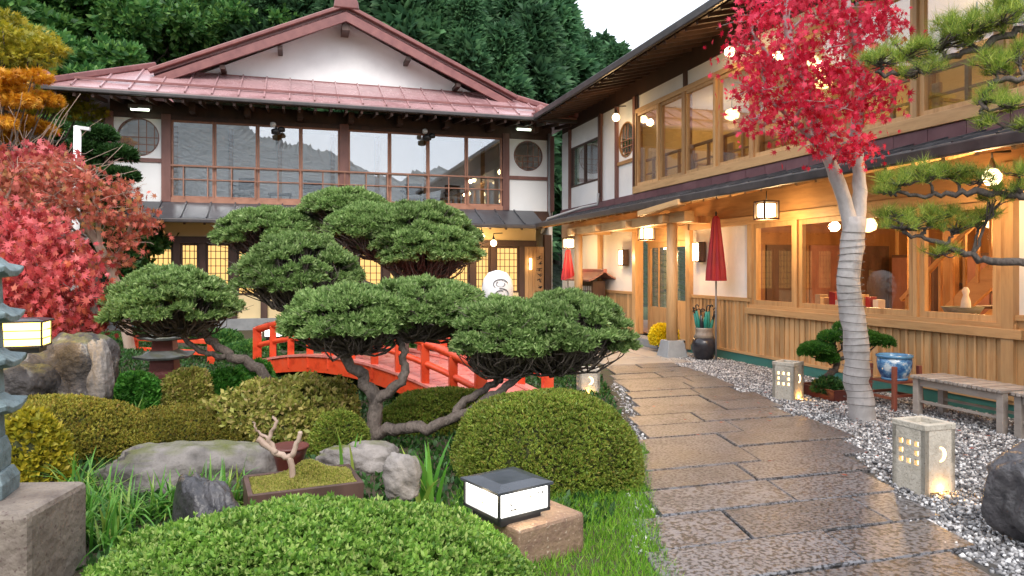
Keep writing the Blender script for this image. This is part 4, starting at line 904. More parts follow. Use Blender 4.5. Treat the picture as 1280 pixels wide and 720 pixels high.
# scarlet maple in the gravel
DM = 7.6; b = gp(1076, 525)
sm = maple('scarlet_maple', 'scarlet maple with pale roped trunk standing in the white gravel', b,
    [([b-Vector((0,0,.15)), b+Vector((0,0,.12)), at(1070, 440, DM), at(1062, 350, DM), at(1068, 275, DM)], .145, .115),
     ([at(1067, 300, DM), at(1052, 240, DM), at(1030, 185, DM), at(1005, 110, DM), at(985, 40, DM), at(990, -40, DM)], .09, .03),
     ([at(1069, 300, DM), at(1075, 240, DM+.05), at(1070, 170, DM+.1), at(1078, 90, DM+.1), at(1060, 10, DM), at(1065, -50, DM)], .085, .03),
     ([at(1010, 120, DM), at(965, 75, DM-.1), at(940, 40, DM-.2)], .045, .012), ([at(1076, 110, DM+.1), at(1100, 70, DM), at(1112, 40, DM-.1)], .04, .012),
     ([at(1035, 195, DM), at(990, 150, DM-.2), at(955, 120, DM-.3)], .04, .012)],
    [(950,20,DM-.2,.40),(990,-10,DM,.45),(1040,15,DM-.3,.45),(1085,25,DM-.1,.40),(925,60,DM-.2,.22),(955,75,DM-.4,.34),(1000,70,DM-.3,.42),(1045,85,DM-.4,.40),(1090,80,DM-.2,.30),
     (940,110,DM-.4,.27),(980,125,DM-.3,.34),(1020,130,DM-.4,.36),(1065,130,DM-.3,.34),(1100,115,DM-.2,.26),(945,150,DM-.4,.15),(985,168,DM-.3,.16),(1045,170,DM-.4,.22),(1078,180,DM-.3,.22),(1020,180,DM-.4,.13),(1060,190,DM-.4,.13),(1110,20,DM,.25)],
    4300, .052, 'scarletleaf', 'barkgrey', flat=.7, hang=.5)
for i in range(24):                                    # rope wound round the trunk
    y = lerp(290, 505, i/23); ax = interp(y, [(275,1068),(350,1062),(440,1070),(525,1076)]); c = at(ax, y, DM); rr = interp(y, [(275,.122),(350,.127),(440,.137),(525,.147)])*1.055
    build('rope_band', MB().tube([c+Vector((rr*math.cos(a), rr*math.sin(a), .012*math.sin(a+i))) for a in [2*math.pi*j/20 for j in range(21)]], .0032, 5), m['rope'], sm)
# red maples on the left
b = at(60, 455, 8.3); b.z = gz(b.x, b.y)
maple('red_maple', 'broad red maple with drooping leaves above the glowing garden lamp', b,
    [([b-Vector((0,0,.2)), at(70, 420, 8.3), at(50, 370, 8.3), at(40, 330, 8.3)], .09, .05), ([at(50, 370, 8.3), at(90, 330, 8.2), at(110, 300, 8)], .04, .015), ([at(45, 350, 8.3), at(5, 310, 8), at(-30, 290, 8)], .045, .015)],
    [(15,290,7.2,.36),(60,300,7.2,.36),(-25,300,7.2,.36),(95,320,7.3,.30),(30,330,6.9,.36),(75,350,7.0,.34),(110,365,7.3,.24),(20,365,6.8,.34),(60,385,6.9,.30),(100,395,7.1,.22),(-10,350,6.8,.35),(20,400,6.9,.22),(75,408,7.1,.22),(120,405,7.3,.13),(45,270,7.4,.25),(-10,260,7.4,.3)],
    4600, .060, 'redleaf', 'bark', flat=.6, hang=.45)
b = at(165, 430, 11); b.z = gz(b.x, b.y)
maple('russet_maple', 'thin leaved russet maple with bare grey branches by the white house corner', b,
    [([b-Vector((0,0,.2)), at(150, 370, 10.8), at(125, 310, 10.6), at(90, 260, 10.5), at(50, 230, 10.5)], .09, .035), ([at(140, 340, 10.8), at(165, 280, 10.6), at(175, 250, 10.5)], .05, .015), ([at(110, 290, 10.6), at(60, 290, 10.2), at(10, 250, 10)], .045, .015), ([at(125, 310, 10.6), at(120, 260, 10.5), at(105, 215, 10.5)], .045, .015)],
    [(110,225,10.4,.42),(150,240,10.4,.40),(175,270,10.5,.34),(130,270,10.3,.42),(90,255,10.2,.40),(60,230,10.2,.45),(20,215,10.1,.5),(70,205,10.4,.4),(160,300,10.5,.3),(185,285,10.6,.2),(120,330,10.6,.25),(40,255,10,.4),(145,320,10.6,.25),(-15,230,10,.5)],
    2500, .066, 'russetleaf', 'driftwood', flat=.5, twig=22, hang=.3)
maple('crimson_maple', 'small crimson maple top behind the russet maple', at(40, 420, 11.5).xyz*1.0 if False else Vector((at(40, 420, 11.5).x, at(40, 420, 11.5).y, gz(at(40, 420, 11.5).x, at(40, 420, 11.5).y))),
    [([Vector((at(40, 420, 11.5).x, at(40, 420, 11.5).y, .2)), at(45, 330, 11.5), at(55, 250, 11.5), at(50, 210, 11.5)], .07, .02)],
    [(20,205,11.4,.45),(60,200,11.4,.45),(45,225,11.3,.5),(85,210,11.5,.3),(0,225,11.3,.45)], 3000, .085, 'redleaf', 'bark', flat=.6)

# ---------------------------------------------------------------- pine reaching in from the right
b = at(1400, 600, 5.0); b.z = 0
t = thing('pine_tree', 'garden pine whose long boughs reach over the benches', 'tree', b); mb = MB(); tufts = []
limb(mb, [b-Vector((0,0,.2)), b+Vector((.05,0,1)), b+Vector((-.1,.05,2.2)), b+Vector((0,.1,3.6)), b+Vector((.1,.1,5))], .13, .06, 12, .015)
def bough(pts, r0, tuft):
    L = limb(mb, pts, r0, .012, 8, .012, 6)
    for (px, py, d, rx, rz, k) in tuft:
        c = at(px, py, d); near = min(L, key=lambda q: (q-c).length)
        limb(mb, [near, near.lerp(c, .5)-Vector((0, 0, .02)), c], .016, .006, 6, .01, 4)
        for i in range(k):
            a = rnd.uniform(0, 6.28); rr = math.sqrt(rnd.random()); e = c+Vector((math.cos(a)*rr*rx, math.sin(a)*rr*rx*.8, rnd.uniform(-.4, .7)*rz))
            limb(mb, [near.lerp(c, .5+.5*rnd.random()), c.lerp(e, .5)-Vector((0, 0, .015)), e], .007, .004, 4, .006, 2); tufts.append(e)
Q = 5.6
bough([b+Vector((-.1,.05,2.0)), at(1330, 325, 5.2), at(1262, 328, 5.4), at(1205, 318, Q), at(1165, 300, Q), at(1130, 292, Q)], .05,
      [(1135,283,Q,.22,.06,22),(1165,270,Q,.22,.07,22),(1195,285,Q,.2,.08,16),(1120,268,Q,.16,.05,14),(1175,318,Q,.14,.06,12),(1225,270,Q,.16,.06,14),(1245,250,Q-.2,.14,.06,8)])
bough([b+Vector((-.08,.06,2.35)), at(1330, 250, 5.2), at(1268, 245, 5.3), at(1210, 240, 5.4), at(1160, 245, 5.5), at(1120, 240, 5.5)], .045,
      [(1125,228,5.5,.2,.07,24),(1155,218,5.5,.22,.07,24),(1190,220,5.5,.2,.07,20),(1110,238,5.5,.1,.04,8),(1225,225,5.4,.16,.06,12),(1265,235,5.3,.16,.06,12),(1275,215,5.2,.14,.06,8)])
bough([b+Vector((0,.1,3.3)), at(1340, 20, 5.0), at(1290, 30, 5.0), at(1235, 55, 5.1), at(1180, 72, 5.2), at(1120, 92, 5.3), at(1095, 90, 5.3)], .045,
      [(1100,78,5.3,.16,.08,22),(1135,68,5.3,.22,.1,30),(1175,55,5.2,.24,.1,32),(1215,40,5.1,.22,.1,28),(1250,25,5,.22,.1,24),(1150,90,5.2,.2,.06,16),(1280,10,5,.2,.1,20),(1200,30,5.2,.2,.1,18)])
bough([b+Vector((0,.1,2.9)), at(1340, 110, 5.0), at(1280, 95, 4.9), at(1240, 105, 5.0), at(1225, 140, 5.0)], .035,
      [(1245,85,5,.16,.1,20),(1270,70,5,.16,.1,18),(1235,125,5,.12,.08,14),(1228,155,5,.08,.05,9),(1265,130,4.9,.14,.07,12),(1275,160,4.9,.08,.05,6)])
bough([b+Vector((0,.1,3.9)), at(1300, -40, 5.2), at(1180, -20, 5.4), at(1095, -5, 5.5)], .03, [(1080,-2,5.5,.14,.06,12),(1110,-12,5.5,.2,.06,14),(1230,-10,5.3,.2,.08,18),(1180,-20,5.3,.2,.08,14)])
build('trunk', mb, m['bark'], t)
K = 60; P = np.repeat(np.array([tuple(e) for e in tufts]), K, axis=0); a = rg.random(len(P))*6.28; e = .15+1.2*rg.random(len(P))
D = np.c_[np.cos(a)*np.cos(e), np.sin(a)*np.cos(e), np.sin(e)]
V, Fc = scatter(T_NEED[0]*np.array([1.3,1,1]), T_NEED[1], P+rg.normal(size=P.shape)*.012, D, .095*(.65+.6*rg.random(len(P)))); npobj('crown', V, Fc, m['needle'], t)

# ---------------------------------------------------------------- red bridge
NA, NB = at(320, 462, 10.2), at(604, 520, 7.4)         # near side, ends of the span
NA.z, NB.z = .24, .06
ax = Vector((NB.x-NA.x, NB.y-NA.y, 0)); LEN = ax.length; ax.normalize(); nr = Vector((-ax.y, ax.x, 0))*1.0
if nr.y < 0: nr = -nr
BW = 1.15
def bp(s, off, h): return NA+ax*(s*LEN)+nr*off+Vector((0, 0, lerp(0, NB.z-NA.z, s)+.30*(1-(2*s-1)**2)+h))
br = thing('arched_bridge', 'vermilion arched garden bridge with railings behind the pruned yews', 'bridge', (NA+NB)/2)
N = 18
for off in (0, BW):
    mb = MB(); V = []
    for i in range(N+1):
        s = i/N
        V += [bp(s, off-.04, -.17), bp(s, off+.04, -.17), bp(s, off+.04, .03), bp(s, off-.04, .03)]
    mb.add(V, [(4*i+a, 4*i+(a+1)%4, 4*i+4+(a+1)%4, 4*i+4+a) for i in range(N) for a in range(4)]+[(0,1,2,3), (4*N+3,4*N+2,4*N+1,4*N)])
    bm_ = build('side_beam', mb, m['vermilion'], br)
    kb = MB(); V = []
    for i in range(N+1):
        s = i/N; V += [bp(s, off-.06, .03), bp(s, off+.06, .03), bp(s, off+.06, .06), bp(s, off-.06, .06)]
    kb.add(V, [(4*i+a, 4*i+(a+1)%4, 4*i+4+(a+1)%4, 4*i+4+a) for i in range(N) for a in range(4)]+[(0,1,2,3), (4*N+3,4*N+2,4*N+1,4*N)])
    build('kerb', kb, m['deck'], bm_)
    for h, r, mt in ((.50, .05, 'vermilion'), (.27, .036, 'vermilion')):
        mb = MB().tube([bp(s, off, h) for s in [lerp(.005, .995, i/24) for i in range(25)]], r, 10); build('top_rail' if h > .4 else 'middle_rail', mb, m[mt], br)
    for i in range(11):
        s = i/10; big = i in (0, 10); q = bp(min(.992, max(.008, s)), off, 0); hw = .058 if big else .044
        build('rail_post', MB().box(q.x-hw, q.x+hw, q.y-hw, q.y+hw, q.z-.12, q.z+(.53 if big else .49)), m['vermilion'], br, .006)
NPK = 26
for i in range(NPK):                                   # deck planks
    s0, s1 = i/NPK, (i+1)/NPK; g = .004/LEN
    P = [bp(s0+g, .05, 0), bp(s1-g, .05, 0), bp(s1-g, BW-.05, 0), bp(s0+g, BW-.05, 0)]
    build('plank', MB().prism(P, (0, 0, .02)), m['deck'], br)
# low red railing behind the small pagoda
A0, A1 = at(168, 455, 11.2), at(264, 450, 10.6); t = thing('red_railing', 'low vermilion railing behind the small stone pagoda', 'railing', ((A0.x+A1.x)/2, (A0.y+A1.y)/2, gz(A0.x, A0.y)))
for s in (0, .5, 1):
    q = A0.lerp(A1, s); build('rail_post', MB().box(q.x-.05, q.x+.05, q.y-.05, q.y+.05, gz(q.x, q.y)-.1, at(0, 421, 11).z), m['vermilion'], t, .006)
for py in (424, 438, 452): build('rail', MB().beam((A0.x-.03, A0.y, at(0, py, 11).z), (A1.x+.03, A1.y, at(0, py, 11).z), .07, .07), m['vermilion'], t, .006)

# ---------------------------------------------------------------- lanterns and stones
def stone_lantern(label, c, side, h, rot, gl=3.5):
    t = thing('stone_lantern', label, 'lantern', c); Rz = Matrix.Rotation(rot, 3, 'Z'); c = Vector(c)
    def W(x, y, z): return c+Rz@Vector((x, y, z))
    hs = side/2; th = .035
    def face(nm, ang, holes):
        Ra = Matrix.Rotation(rot+ang, 3, 'Z'); mb = MB()
        def L(u, d, z): return c+Ra@Vector((u, -hs+d, z))
        xs = sorted({-hs, hs, *[v for a in holes for v in a[:2]]}); zs = sorted({.0, h, *[v for a in holes for v in a[2:]]})
        for i in range(len(xs)-1):
            for j in range(len(zs)-1):
                cx, cz = (xs[i]+xs[i+1])/2, (zs[j]+zs[j+1])/2
                if any(a[0] < cx < a[1] and a[2] < cz < a[3] for a in holes): continue
                V = [L(u, d, z) for d in (0, th) for z in (zs[j], zs[j+1]) for u in (xs[i], xs[i+1])]
                mb.add(V, [(0,1,3,2),(4,6,7,5),(0,2,6,4),(1,5,7,3),(0,4,5,1),(2,3,7,6)])
        return build(nm, mb, m['lantstone'], t), L
    g = side*.135; hh = [( (i-1)*g*1.75-g/2, (i-1)*g*1.75+g/2, h*.62+(j-1)*g*1.75-g/2, h*.62+(j-1)*g*1.75+g/2) for i in range(3) for j in range(3) if not (i == 1 and j == 1)]
    slot = [(-hs*.7, hs*.7, .006, .03)]
    for k in range(4):
        if k % 2 == 0: face('side_panel', k*math.pi/2, hh)
        else:
            nm, L = face('side_panel', k*math.pi/2, slot)
            # crescent opening: glowing inlay in a shallow recess
            mb = MB(); r = side*.19; n = 18; cz = h*.62
            out = [(r*math.cos(a), r*math.sin(a)) for a in [math.radians(-125+250*i/n) for i in range(n+1)]]
            inn = [(-.38*r+r*.86*math.cos(a), r*.86*math.sin(a)) for a in [math.radians(72-144*i/n) for i in range(n+1)]]
            inn = [(x-.02*r, y) for x, y in inn]
            lo_ = [(x, y) for x, y in out if x > -.35*r]
            V = [L(x, -.003, cz+y) for x, y in lo_+inn]; mb.add(V, [tuple(range(len(V)))]); build('moon_opening', mb, m['glow_hole'], nm)
    build('inner_light', MB().obox(c+Vector((0, 0, h*.45)), side-2*th-.012, side-2*th-.012, h*.8, rot), m['glow_hole'], t)
    tp = MB(); tp.obox(c+Vector((0, 0, h-.012)), side-.004, side-.004, .02, rot); build('top_slab', tp, m['lantstone'], t)
    fr_ = MB()
    for a in (0, 1):
        for s in (-1, 1):
            sx, sy = ((side+.012, .045) if a == 0 else (.045, side+.012-.09)); o = Vector((0, s*(hs-.018), 0)) if a == 0 else Vector((s*(hs-.018), 0, 0))
            fr_.obox(c+Rz@o+Vector((0, 0, h+.012)), sx, sy, .045, rot)
    build('rim', fr_, m['lantstone'], t, .006)
    Rm_ = Matrix.Rotation(rot+math.pi/2, 3, 'Z'); point('bulb', c+Rm_@Vector((0, -hs-.03, .05)), .9, (1, .5, .12), .02, t); return t
q = gp(1154, 612); stone_lantern('square stone lantern with lit window and moon holes beside the path slabs', (q.x, q.y, -.005), .28, .475, -1.54)
q = gp(985, 499); stone_lantern('square stone lantern in the gravel in front of the cedar siding', (q.x, q.y, -.005), .27, .44, -1.1)
q = gp(735, 492); stone_lantern('stone lantern on the garden side of path behind clipped azalea', (q.x, q.y, .0), .27, .30, -1.83)
# low square garden lamps
def garden_lamp(name, label, c, side, h, rot, glow, slats, pw, base='black'):
    t = thing(name, label, 'lamp', c); c = Vector(c); Rz = Matrix.Rotation(rot, 3, 'Z')
    build('foot', MB().obox(c+Vector((0, 0, .02)), side*.78, side*.78, .05, rot), m[base], t)
    sh = build('glass_shade', MB().obox(c+Vector((0, 0, .045+h/2)), side-.02, side-.02, h, rot), m[glow], t)
    mb = MB()
    for i in (-1, 1):
        for j in (-1, 1): mb.obox(c+Rz@Vector((i*(side/2-.008), j*(side/2-.008), 0))+Vector((0, 0, .045+h/2)), .014, .014, h, rot)
    for i in (-1, 1):
        mb.obox(c+Rz@Vector((0, i*(side/2-.008), 0))+Vector((0, 0, .047)), side, .016, .016, rot); mb.obox(c+Rz@Vector((i*(side/2-.008), 0, 0))+Vector((0, 0, .047)), .016, side, .016, rot)
    for k in range(slats):
        z = .045+h*(k+1)/(slats+1)
        for i in (-1, 1):
            mb.obox(c+Rz@Vector((0, i*(side/2-.006), 0))+Vector((0, 0, z)), side, .008, .008, rot); mb.obox(c+Rz@Vector((i*(side/2-.006), 0, 0))+Vector((0, 0, z)), .008, side, .008, rot)
    build('frame', mb, m['black'], t)
    cp = MB(); a, b_ = side/2+.012, side/2*.62; z0 = .045+h
    V = [c+Rz@Vector((x*r, y*r, z0+zz)) for r, zz in ((a, 0), (a, .014), (b_, .03)) for x, y in ((-1,-1),(1,-1),(1,1),(-1,1))]
    cp.add(V, [(3,2,1,0)]+[(4*i+j, 4*i+(j+1)%4, 4*i+4+(j+1)%4, 4*i+4+j) for i in range(2) for j in range(4)]+[(8,9,10,11)])
    build('cap', cp, m['capmetal'] if slats == 0 else m['glow_yellow'] if False else m['capmetal'], t)
    for dx, dy in ((1.15, 0), (-1.15, 0), (0, 1.15), (0, -1.15)): point('bulb', c+Rz@Vector((dx*side/2, dy*side/2, .06+h*.5)), pw, (1, .8, .5) if slats == 0 else (1, .6, .15), .05, t)
    return t, sh, Rz
LD = 3.95; q = at(633, 640, LD); LR = -A+math.radians(36); LZ = .255
rk = MB().obox(Vector((q.x+.13, q.y+.03, .115)), .47, .44, .27, LR+.02)
tag(build('stone_block', rk, m['brownstone'], None, .02), 'cut brown stone block carrying the white lettered garden lamp', 'stone')
tl, sh, Rz = garden_lamp('garden_lamp', 'low square white garden lamp with dark cap and small lettering', (q.x, q.y, LZ-.007), .345, .135, LR, 'glow_white', 0, 1.2)
# the faint brush lettering on the lit panes
r2 = random.Random(5)
def glyphs(face_ang, u_list, z0, size, parent, mat, vert=False):
    Ra = Matrix.Rotation(LR+face_ang, 3, 'Z'); mb = MB(); C0 = Vector((q.x, q.y, LZ))
    for u, dz in u_list:
        for k in range(7):
            a = r2.choice((0, 0, 1.57, 1.57, .7, -.8)); cu, cz = u+r2.uniform(-.4, .4)*size, z0+dz+r2.uniform(-.4, .4)*size; l = size*r2.uniform(.35, .9)/2
            du, dz_ = math.cos(a)*l, math.sin(a)*l; wv = .0026
            P = [C0+Ra@Vector((cu+s*du-t_*wv*math.sin(a), -.345/2+.0065, cz+s*dz_+t_*wv*math.cos(a))) for s, t_ in ((-1,-1),(1,-1),(1,1),(-1,1))]
            mb.add(P, [(0,1,2,3)])
    return build('lettering', mb, mat, parent)
inkm = surf('ink', [(.10,.10,.10),(.22,.22,.22)], 20, rough=.8, bump=0)
glyphs(0, [(-.09,.0),(-.035,.012),(.0,.015),(.045,.02),(-.075,-.03),(-.05,-.032)], .105, .03, sh, inkm); glyphs(0, [(.09,.03),(.12,.03)], .105, .022, sh, inkm); glyphs(-math.pi/2, [(.02,-.01),(.05,0),(-.06,.03)], .105, .028, sh, inkm)
q2 = at(33, 432, 5.7); garden_lamp('garden_lamp', 'glowing yellow slatted garden lamp under the red maple leaves', (q2.x, q2.y, q2.z-.045), .29, .19, -A+.35, 'glow_yellow', 2, 2)
q3 = at(342, 424, 11.3); t, _, _ = garden_lamp('garden_lamp', 'small white garden lamp seen through the bridge railing', (q3.x, q3.y, q3.z), .26, .2, -A+.2, 'glow_white', 0, 1.5)
build('post', MB().box(q3.x-.05, q3.x+.05, q3.y-.05, q3.y+.05, gz(q3.x, q3.y)-.1, q3.z), m['black'], t)
def rock(name, label, c, sx, sy, sz, mat, seed, rz=0, cat='rock', rough_=.18, sub=4):
    n = 80; mb = MB(); Rz_ = Matrix.Rotation(rz, 3, 'Z')
    ph, th_ = np.meshgrid(-math.pi/2+math.pi*np.arange(n//2+1)/(n//2), 2*math.pi*np.arange(n)/n, indexing='ij')
    u = np.stack([np.cos(ph)*np.cos(th_), np.cos(ph)*np.sin(th_), np.sin(ph)], -1).reshape(-1, 3)
    k = 1/(np.abs(u)**3.2).sum(1)**(1/3.2)*(1+rough_*lump(u, 2.3, seed)+rough_*.5*lump(u, 5.1, seed+3)-rough_*.45*np.abs(lump(u, 4.3, seed+9))+rough_*.22*lump(u, 13, seed+7)+rough_*.12*lump(u, 31, seed+1))
    q_ = u*k[:, None]*np.array([sx, sy, sz]); f_ = np.round(q_/(.22*max(sx, sz)))*(.22*max(sx, sz)); q_ = q_*.9+f_*.1
    V = [Vector(c)+Rz_@Vector(p_) for p_ in q_]
    mb.add(V, [(j*n+i, j*n+(i+1)%n, (j+1)*n+(i+1)%n, (j+1)*n+i) for j in range(n//2) for i in range(n)], True)
    return tag(build(name, mb, m[mat]), label, cat)
def rock_px(label, x0, x1, y0, y1, d, mat, seed, depth=.8, rz=0, name='boulder', **k):
    a, b_ = at(x0, y1, d), at(x1, y0, d); c = at((x0+x1)/2, (y0+y1)/2, d); sx = (x1-x0)/2/F*d
    return rock(name, label, c, sx, sx*depth, (b_.z-a.z)/2, mat, seed, rz-A, **k)
rock_px('tall dark boulder with white lichen patches behind the moss mounds', 40, 142, 420, 520, 6.3, 'rockpatch', 3.1)
rock_px('pale flat faced stone leaning on the patchy boulder', 108, 138, 424, 500, 6.15, 'rock', 8.2, name='leaning_stone')
rock_px('rough brown rock under the yellow lamp', -10, 62, 456, 520, 5.9, 'rockpatch', 5.5)
rock_px('long low grey rock between moss mound and strap leaves', 132, 345, 556, 640, 4.9, 'rock', 1.7, depth=.35, rz=.12, name='long_rock')
rock_px('grey rock beyond the driftwood tray', 400, 500, 553, 600, 5.4, 'rock', 6.7, depth=.6)
rock_px('small pale stone between wooden tray and iris leaves', 478, 524, 570, 625, 4.3, 'rock', 9.3, depth=.7, name='small_stone')
rock_px('glossy black boulder at the gravel edge below the bench', 1252, 1370, 556, 672, 4.15, 'darkrock', 12.4, depth=.8, name='black_boulder', rough_=.2)
rock_px('dark wet rock beside the lettered garden lamp hedge', 205, 315, 602, 720, 3.95, 'darkrock', 15.2, depth=.5, rz=-.7, name='dark_rock')
c = at(36, 700, 3.45); tp = at(36, 612, 3.45).z
mb = MB(); Rz_ = Matrix.Rotation(-A+.05, 3, 'Z')
mb.obox((c.x-.12, c.y, tp/2-.02), .56, .5, tp, -A+.05); tag(build('pedestal_stone', mb, m['block'], None, .03), 'squared grey brown stone block carrying the blue grey pagoda', 'stone')
# stone pagodas
def pagoda(name, label, c, tiers, w0, hstep, mat_roof, mat_body, shrink=.9, base_h=.1, top=True, rot=0, foot=True):
    t = thing(name, label, 'pagoda', c); c = Vector(c); z = 0
    if foot:
        mb = MB()
        for k, (f_, hh) in enumerate(((1.05, .45), (.8, .55))): mb.lathe([(w0*f_*.78, 0), (w0*f_*.8, base_h*hh*.6), (w0*f_*.66, base_h*hh)], (c.x, c.y, c.z+z), 4, False, ph=rot+math.pi/4); z += base_h*hh-.002
        build('base', mb, m[mat_body], t, .008)
    s = 1.0
    for k in range(tiers):
        hb = hstep*.55; mb = MB().lathe([(w0*.50*s, -.004), (w0*.46*s, hb)], (c.x, c.y, c.z+z), 4, False, ph=rot+math.pi/4); build('storey', mb, m[mat_body], t, .006); z += hb-.004
        n = 4; mb = MB(); V = []                       # roof with upturned corners
        prof = [(.50, 0), (.96, .03), (1.0, .15), (.62, .32), (.42, .45)]
        m8 = 16
        for r_, zz in prof:
            for i in range(m8):
                a = 2*math.pi*i/m8+rot; sq = 1/max(abs(math.cos(a-rot)), abs(math.sin(a-rot))); up = ((sq-1)/.414)**2*(.11 if .9 < r_ else .0); rr = w0*.72*s*r_*sq
                V.append((c.x+rr*math.cos(a), c.y+rr*math.sin(a), c.z+z+hstep*(zz+up)))
        mb.add(V, [(j*m8+i, j*m8+(i+1)%m8, (j+1)*m8+(i+1)%m8, (j+1)*m8+i) for j in range(len(prof)-1) for i in range(m8)]+[tuple(range(m8-1,-1,-1)), tuple(range(4*m8, 5*m8))])
        build('roof', mb, m[mat_roof], t, .004); z += hstep*.45-.004; s *= shrink
    if top: build('finial', MB().lathe([(w0*.16*s,0),(w0*.2*s,.04),(w0*.1*s,.07),(w0*.14*s,.11),(w0*.12*s,.16),(w0*.03*s,.22)], (c.x, c.y, c.z+z-.004), 12), m[mat_roof], t)
    return t
c = at(-21, 604, 3.42); pagoda('stone_pagoda', 'tall blue grey stone pagoda standing on the square pedestal stone', (c.x, c.y, tp-.025), 4, .20, .225, 'pagstone', 'pagstone', .97, .28, rot=-A+.3)
c = at(206, 492, 8.6); zb = c.z
pagoda('stone_pagoda', 'small dark stone pagoda with red storeys under the yew pad', (c.x, c.y, zb+.10), 4, .40, .235, 'greystone', 'redstone', .86, .2, rot=-A+.2)
tag(build('pagoda_footing', MB().lathe([(.42,-.4),(.42,.02),(.38,.12)], (c.x, c.y, zb), 10, False), m['greystone']), 'rough round footing stone beneath the small red storeyed pagoda', 'stone')
# white carved stone
c = at(622, 368, 12.2); t = thing('white_ornament', 'white rounded carved stone ornament behind the pruned yews', 'sculpture', (c.x, c.y, gz(c.x, c.y)))
build('stone_body', MB().lathe([(.12,-.9),(.22,-.85),(.2,-.3),(.26,-.1),(.27,.1),(.24,.26),(.16,.37),(.04,.41)], c, 20), m['white'], t)
mb = MB(); fv = Vector((-c.x, -c.y, 0)).normalized(); sv = Vector((-fv.y, fv.x, 0))
for cz, r, a0 in ((.18, .12, .3), (.18, .07, 2.2), (.02, .13, 3.6), (.02, .08, 1.0)):
    mb.tube([Vector(c)+fv*math.sqrt(max(.001, .275**2-(r*math.cos(a)+.05)**2))*(1 if cz < .1 else .93)+sv*(r*math.cos(a)+.05)+Vector((0, 0, cz+r*.7*math.sin(a))) for a in [a0+4.4*i/14 for i in range(15)]], .009, 6)
build('carved_line', mb, m['grey'], t)

# ---------------------------------------------------------------- clipped shrubs and ground plants
bush_px('clipped_boxwood', 'bright green clipped boxwood mound before the lettered lamp', 'shrub', 80, 694, 634, 3.15, 40000, .028, 'boxwood', depth=.62, tmpl=T_ROSET, bumps=.07, bf=4.2, p=2.15, stray=.04, base=-.02)
bush_px('clipped_azalea', 'large round clipped azalea beside the path slabs', 'shrub', 566, 797, 490, 5.45, 27000, .027, 'azalea', depth=.85, p=2.7, bumps=.035, base=.0, low=-.05)
bush_px('clipped_azalea', 'low clipped azalea behind the yew trunk and beneath bridge', 'shrub', 470, 640, 487, 7.0, 14000, .033, 'azalea', depth=.6)
bush_px('yellowing_azalea', 'loose yellowing azalea between yew trunk and moss mounds', 'shrub', 262, 452, 477, 6.3, 6500, .055, 'lime', depth=.7, tmpl=T_ROSET, bumps=.14, jit=.9, stray=.15)
bush_px('moss_mound', 'olive brown rounded mound beside the yellowing azalea', 'shrub', 125, 350, 508, 6.0, 20000, .026, 'olive', depth=.6, bumps=.08, bf=3.4, p=2.0)
bush_px('moss_mound', 'olive brown rounded mound in front of the patchy boulder', 'shrub', -60, 190, 498, 5.6, 22000, .026, 'olive', depth=.6, bumps=.09, bf=3.2, p=2.0)
bush_px('moss_mound', 'dark olive mound right below the driftwood', 'shrub', 385, 462, 515, 5.9, 6000, .026, 'azalea', depth=.8)
bush_px('leafy_plant', 'yellow leaved plant at the edge of moss mound by pedestal', 'plant', 5, 85, 515, 4.9, 1100, .05, 'yellowleaf', tmpl=T_ROSET, bumps=.1, jit=.8)
for i, (x0, x1, yt, d) in enumerate(((205, 268, 462, 7.4), (255, 318, 462, 7.7), (296, 345, 452, 8.6), (135, 200, 470, 7.2))):
    bush_px('garden_shrub', ['low fresh green shrub right of the small pagoda', 'broad green shrub between small pagoda and bridge', 'green shrub at the bridge end post', 'leafy green shrub between boulder and small pagoda'][i], 'shrub', x0, x1, yt, d, 2600, .06, ('lime', 'fresh', 'fresh', 'fresh')[i], tmpl=T_ROSET, bumps=.12, jit=.7)
for i, (x0, x1, yt, d) in enumerate(((285, 345, 428, 12.5), (340, 420, 405, 13.5), (420, 520, 400, 13), (520, 610, 395, 12.5), (100, 180, 425, 12), (170, 250, 402, 13.5), (240, 300, 415, 13), (600, 680, 412, 12), (655, 730, 425, 11))):
    bush_px('background_shrub', 'dark green shrub in the garden beyond the red bridge', 'shrub', x0, x1, yt, d, 3000, .09, 'darkleaf' if i % 2 else 'broadleaf', tmpl=T_ROSET, bumps=.12, jit=.7, group='shrubs beyond the bridge')
def strap(name, label, px, py, d, n, L, wd, spread, mat='blade', cat='plant', group=None):
    c = at(px, py, d); c.z = gz(c.x, c.y); t = thing(name, label, cat, c, group); V, Q = [], []
    for i in range(n):
        a = rnd.uniform(0, 6.28); l = L*rnd.uniform(.6, 1.1); o = c+Vector((rnd.gauss(0, .05), rnd.gauss(0, .05), -.02)); lean = rnd.uniform(.1, spread); sd_ = Vector((-math.sin(a), math.cos(a), 0)); k0 = len(V)
        for j in range(6):
            s = j/5; ph = lean*(.3+1.1*s); p_ = o+Vector((math.cos(a)*math.sin(ph)*l*s, math.sin(a)*math.sin(ph)*l*s, math.cos(ph)*l*s)); ww = wd*(1-s**2.2)*.5+.0005
            V += [tuple(p_-sd_*ww), tuple(p_+sd_*ww)]
        Q += [[k0+2*j, k0+2*j+1, k0+2*j+3, k0+2*j+2] for j in range(5)]
    npobj('leaf_blades', np.array(V), np.array(Q), m[mat], t, smooth=True); return t
strap('iris_plant', 'broad bladed iris leaves beside the lettered lamp', 538, 600, 4.45, 13, .52, .042, .55)
strap('iris_plant', 'thin yellow green iris blade by the yew trunk', 440, 585, 5.3, 5, .40, .03, .2)
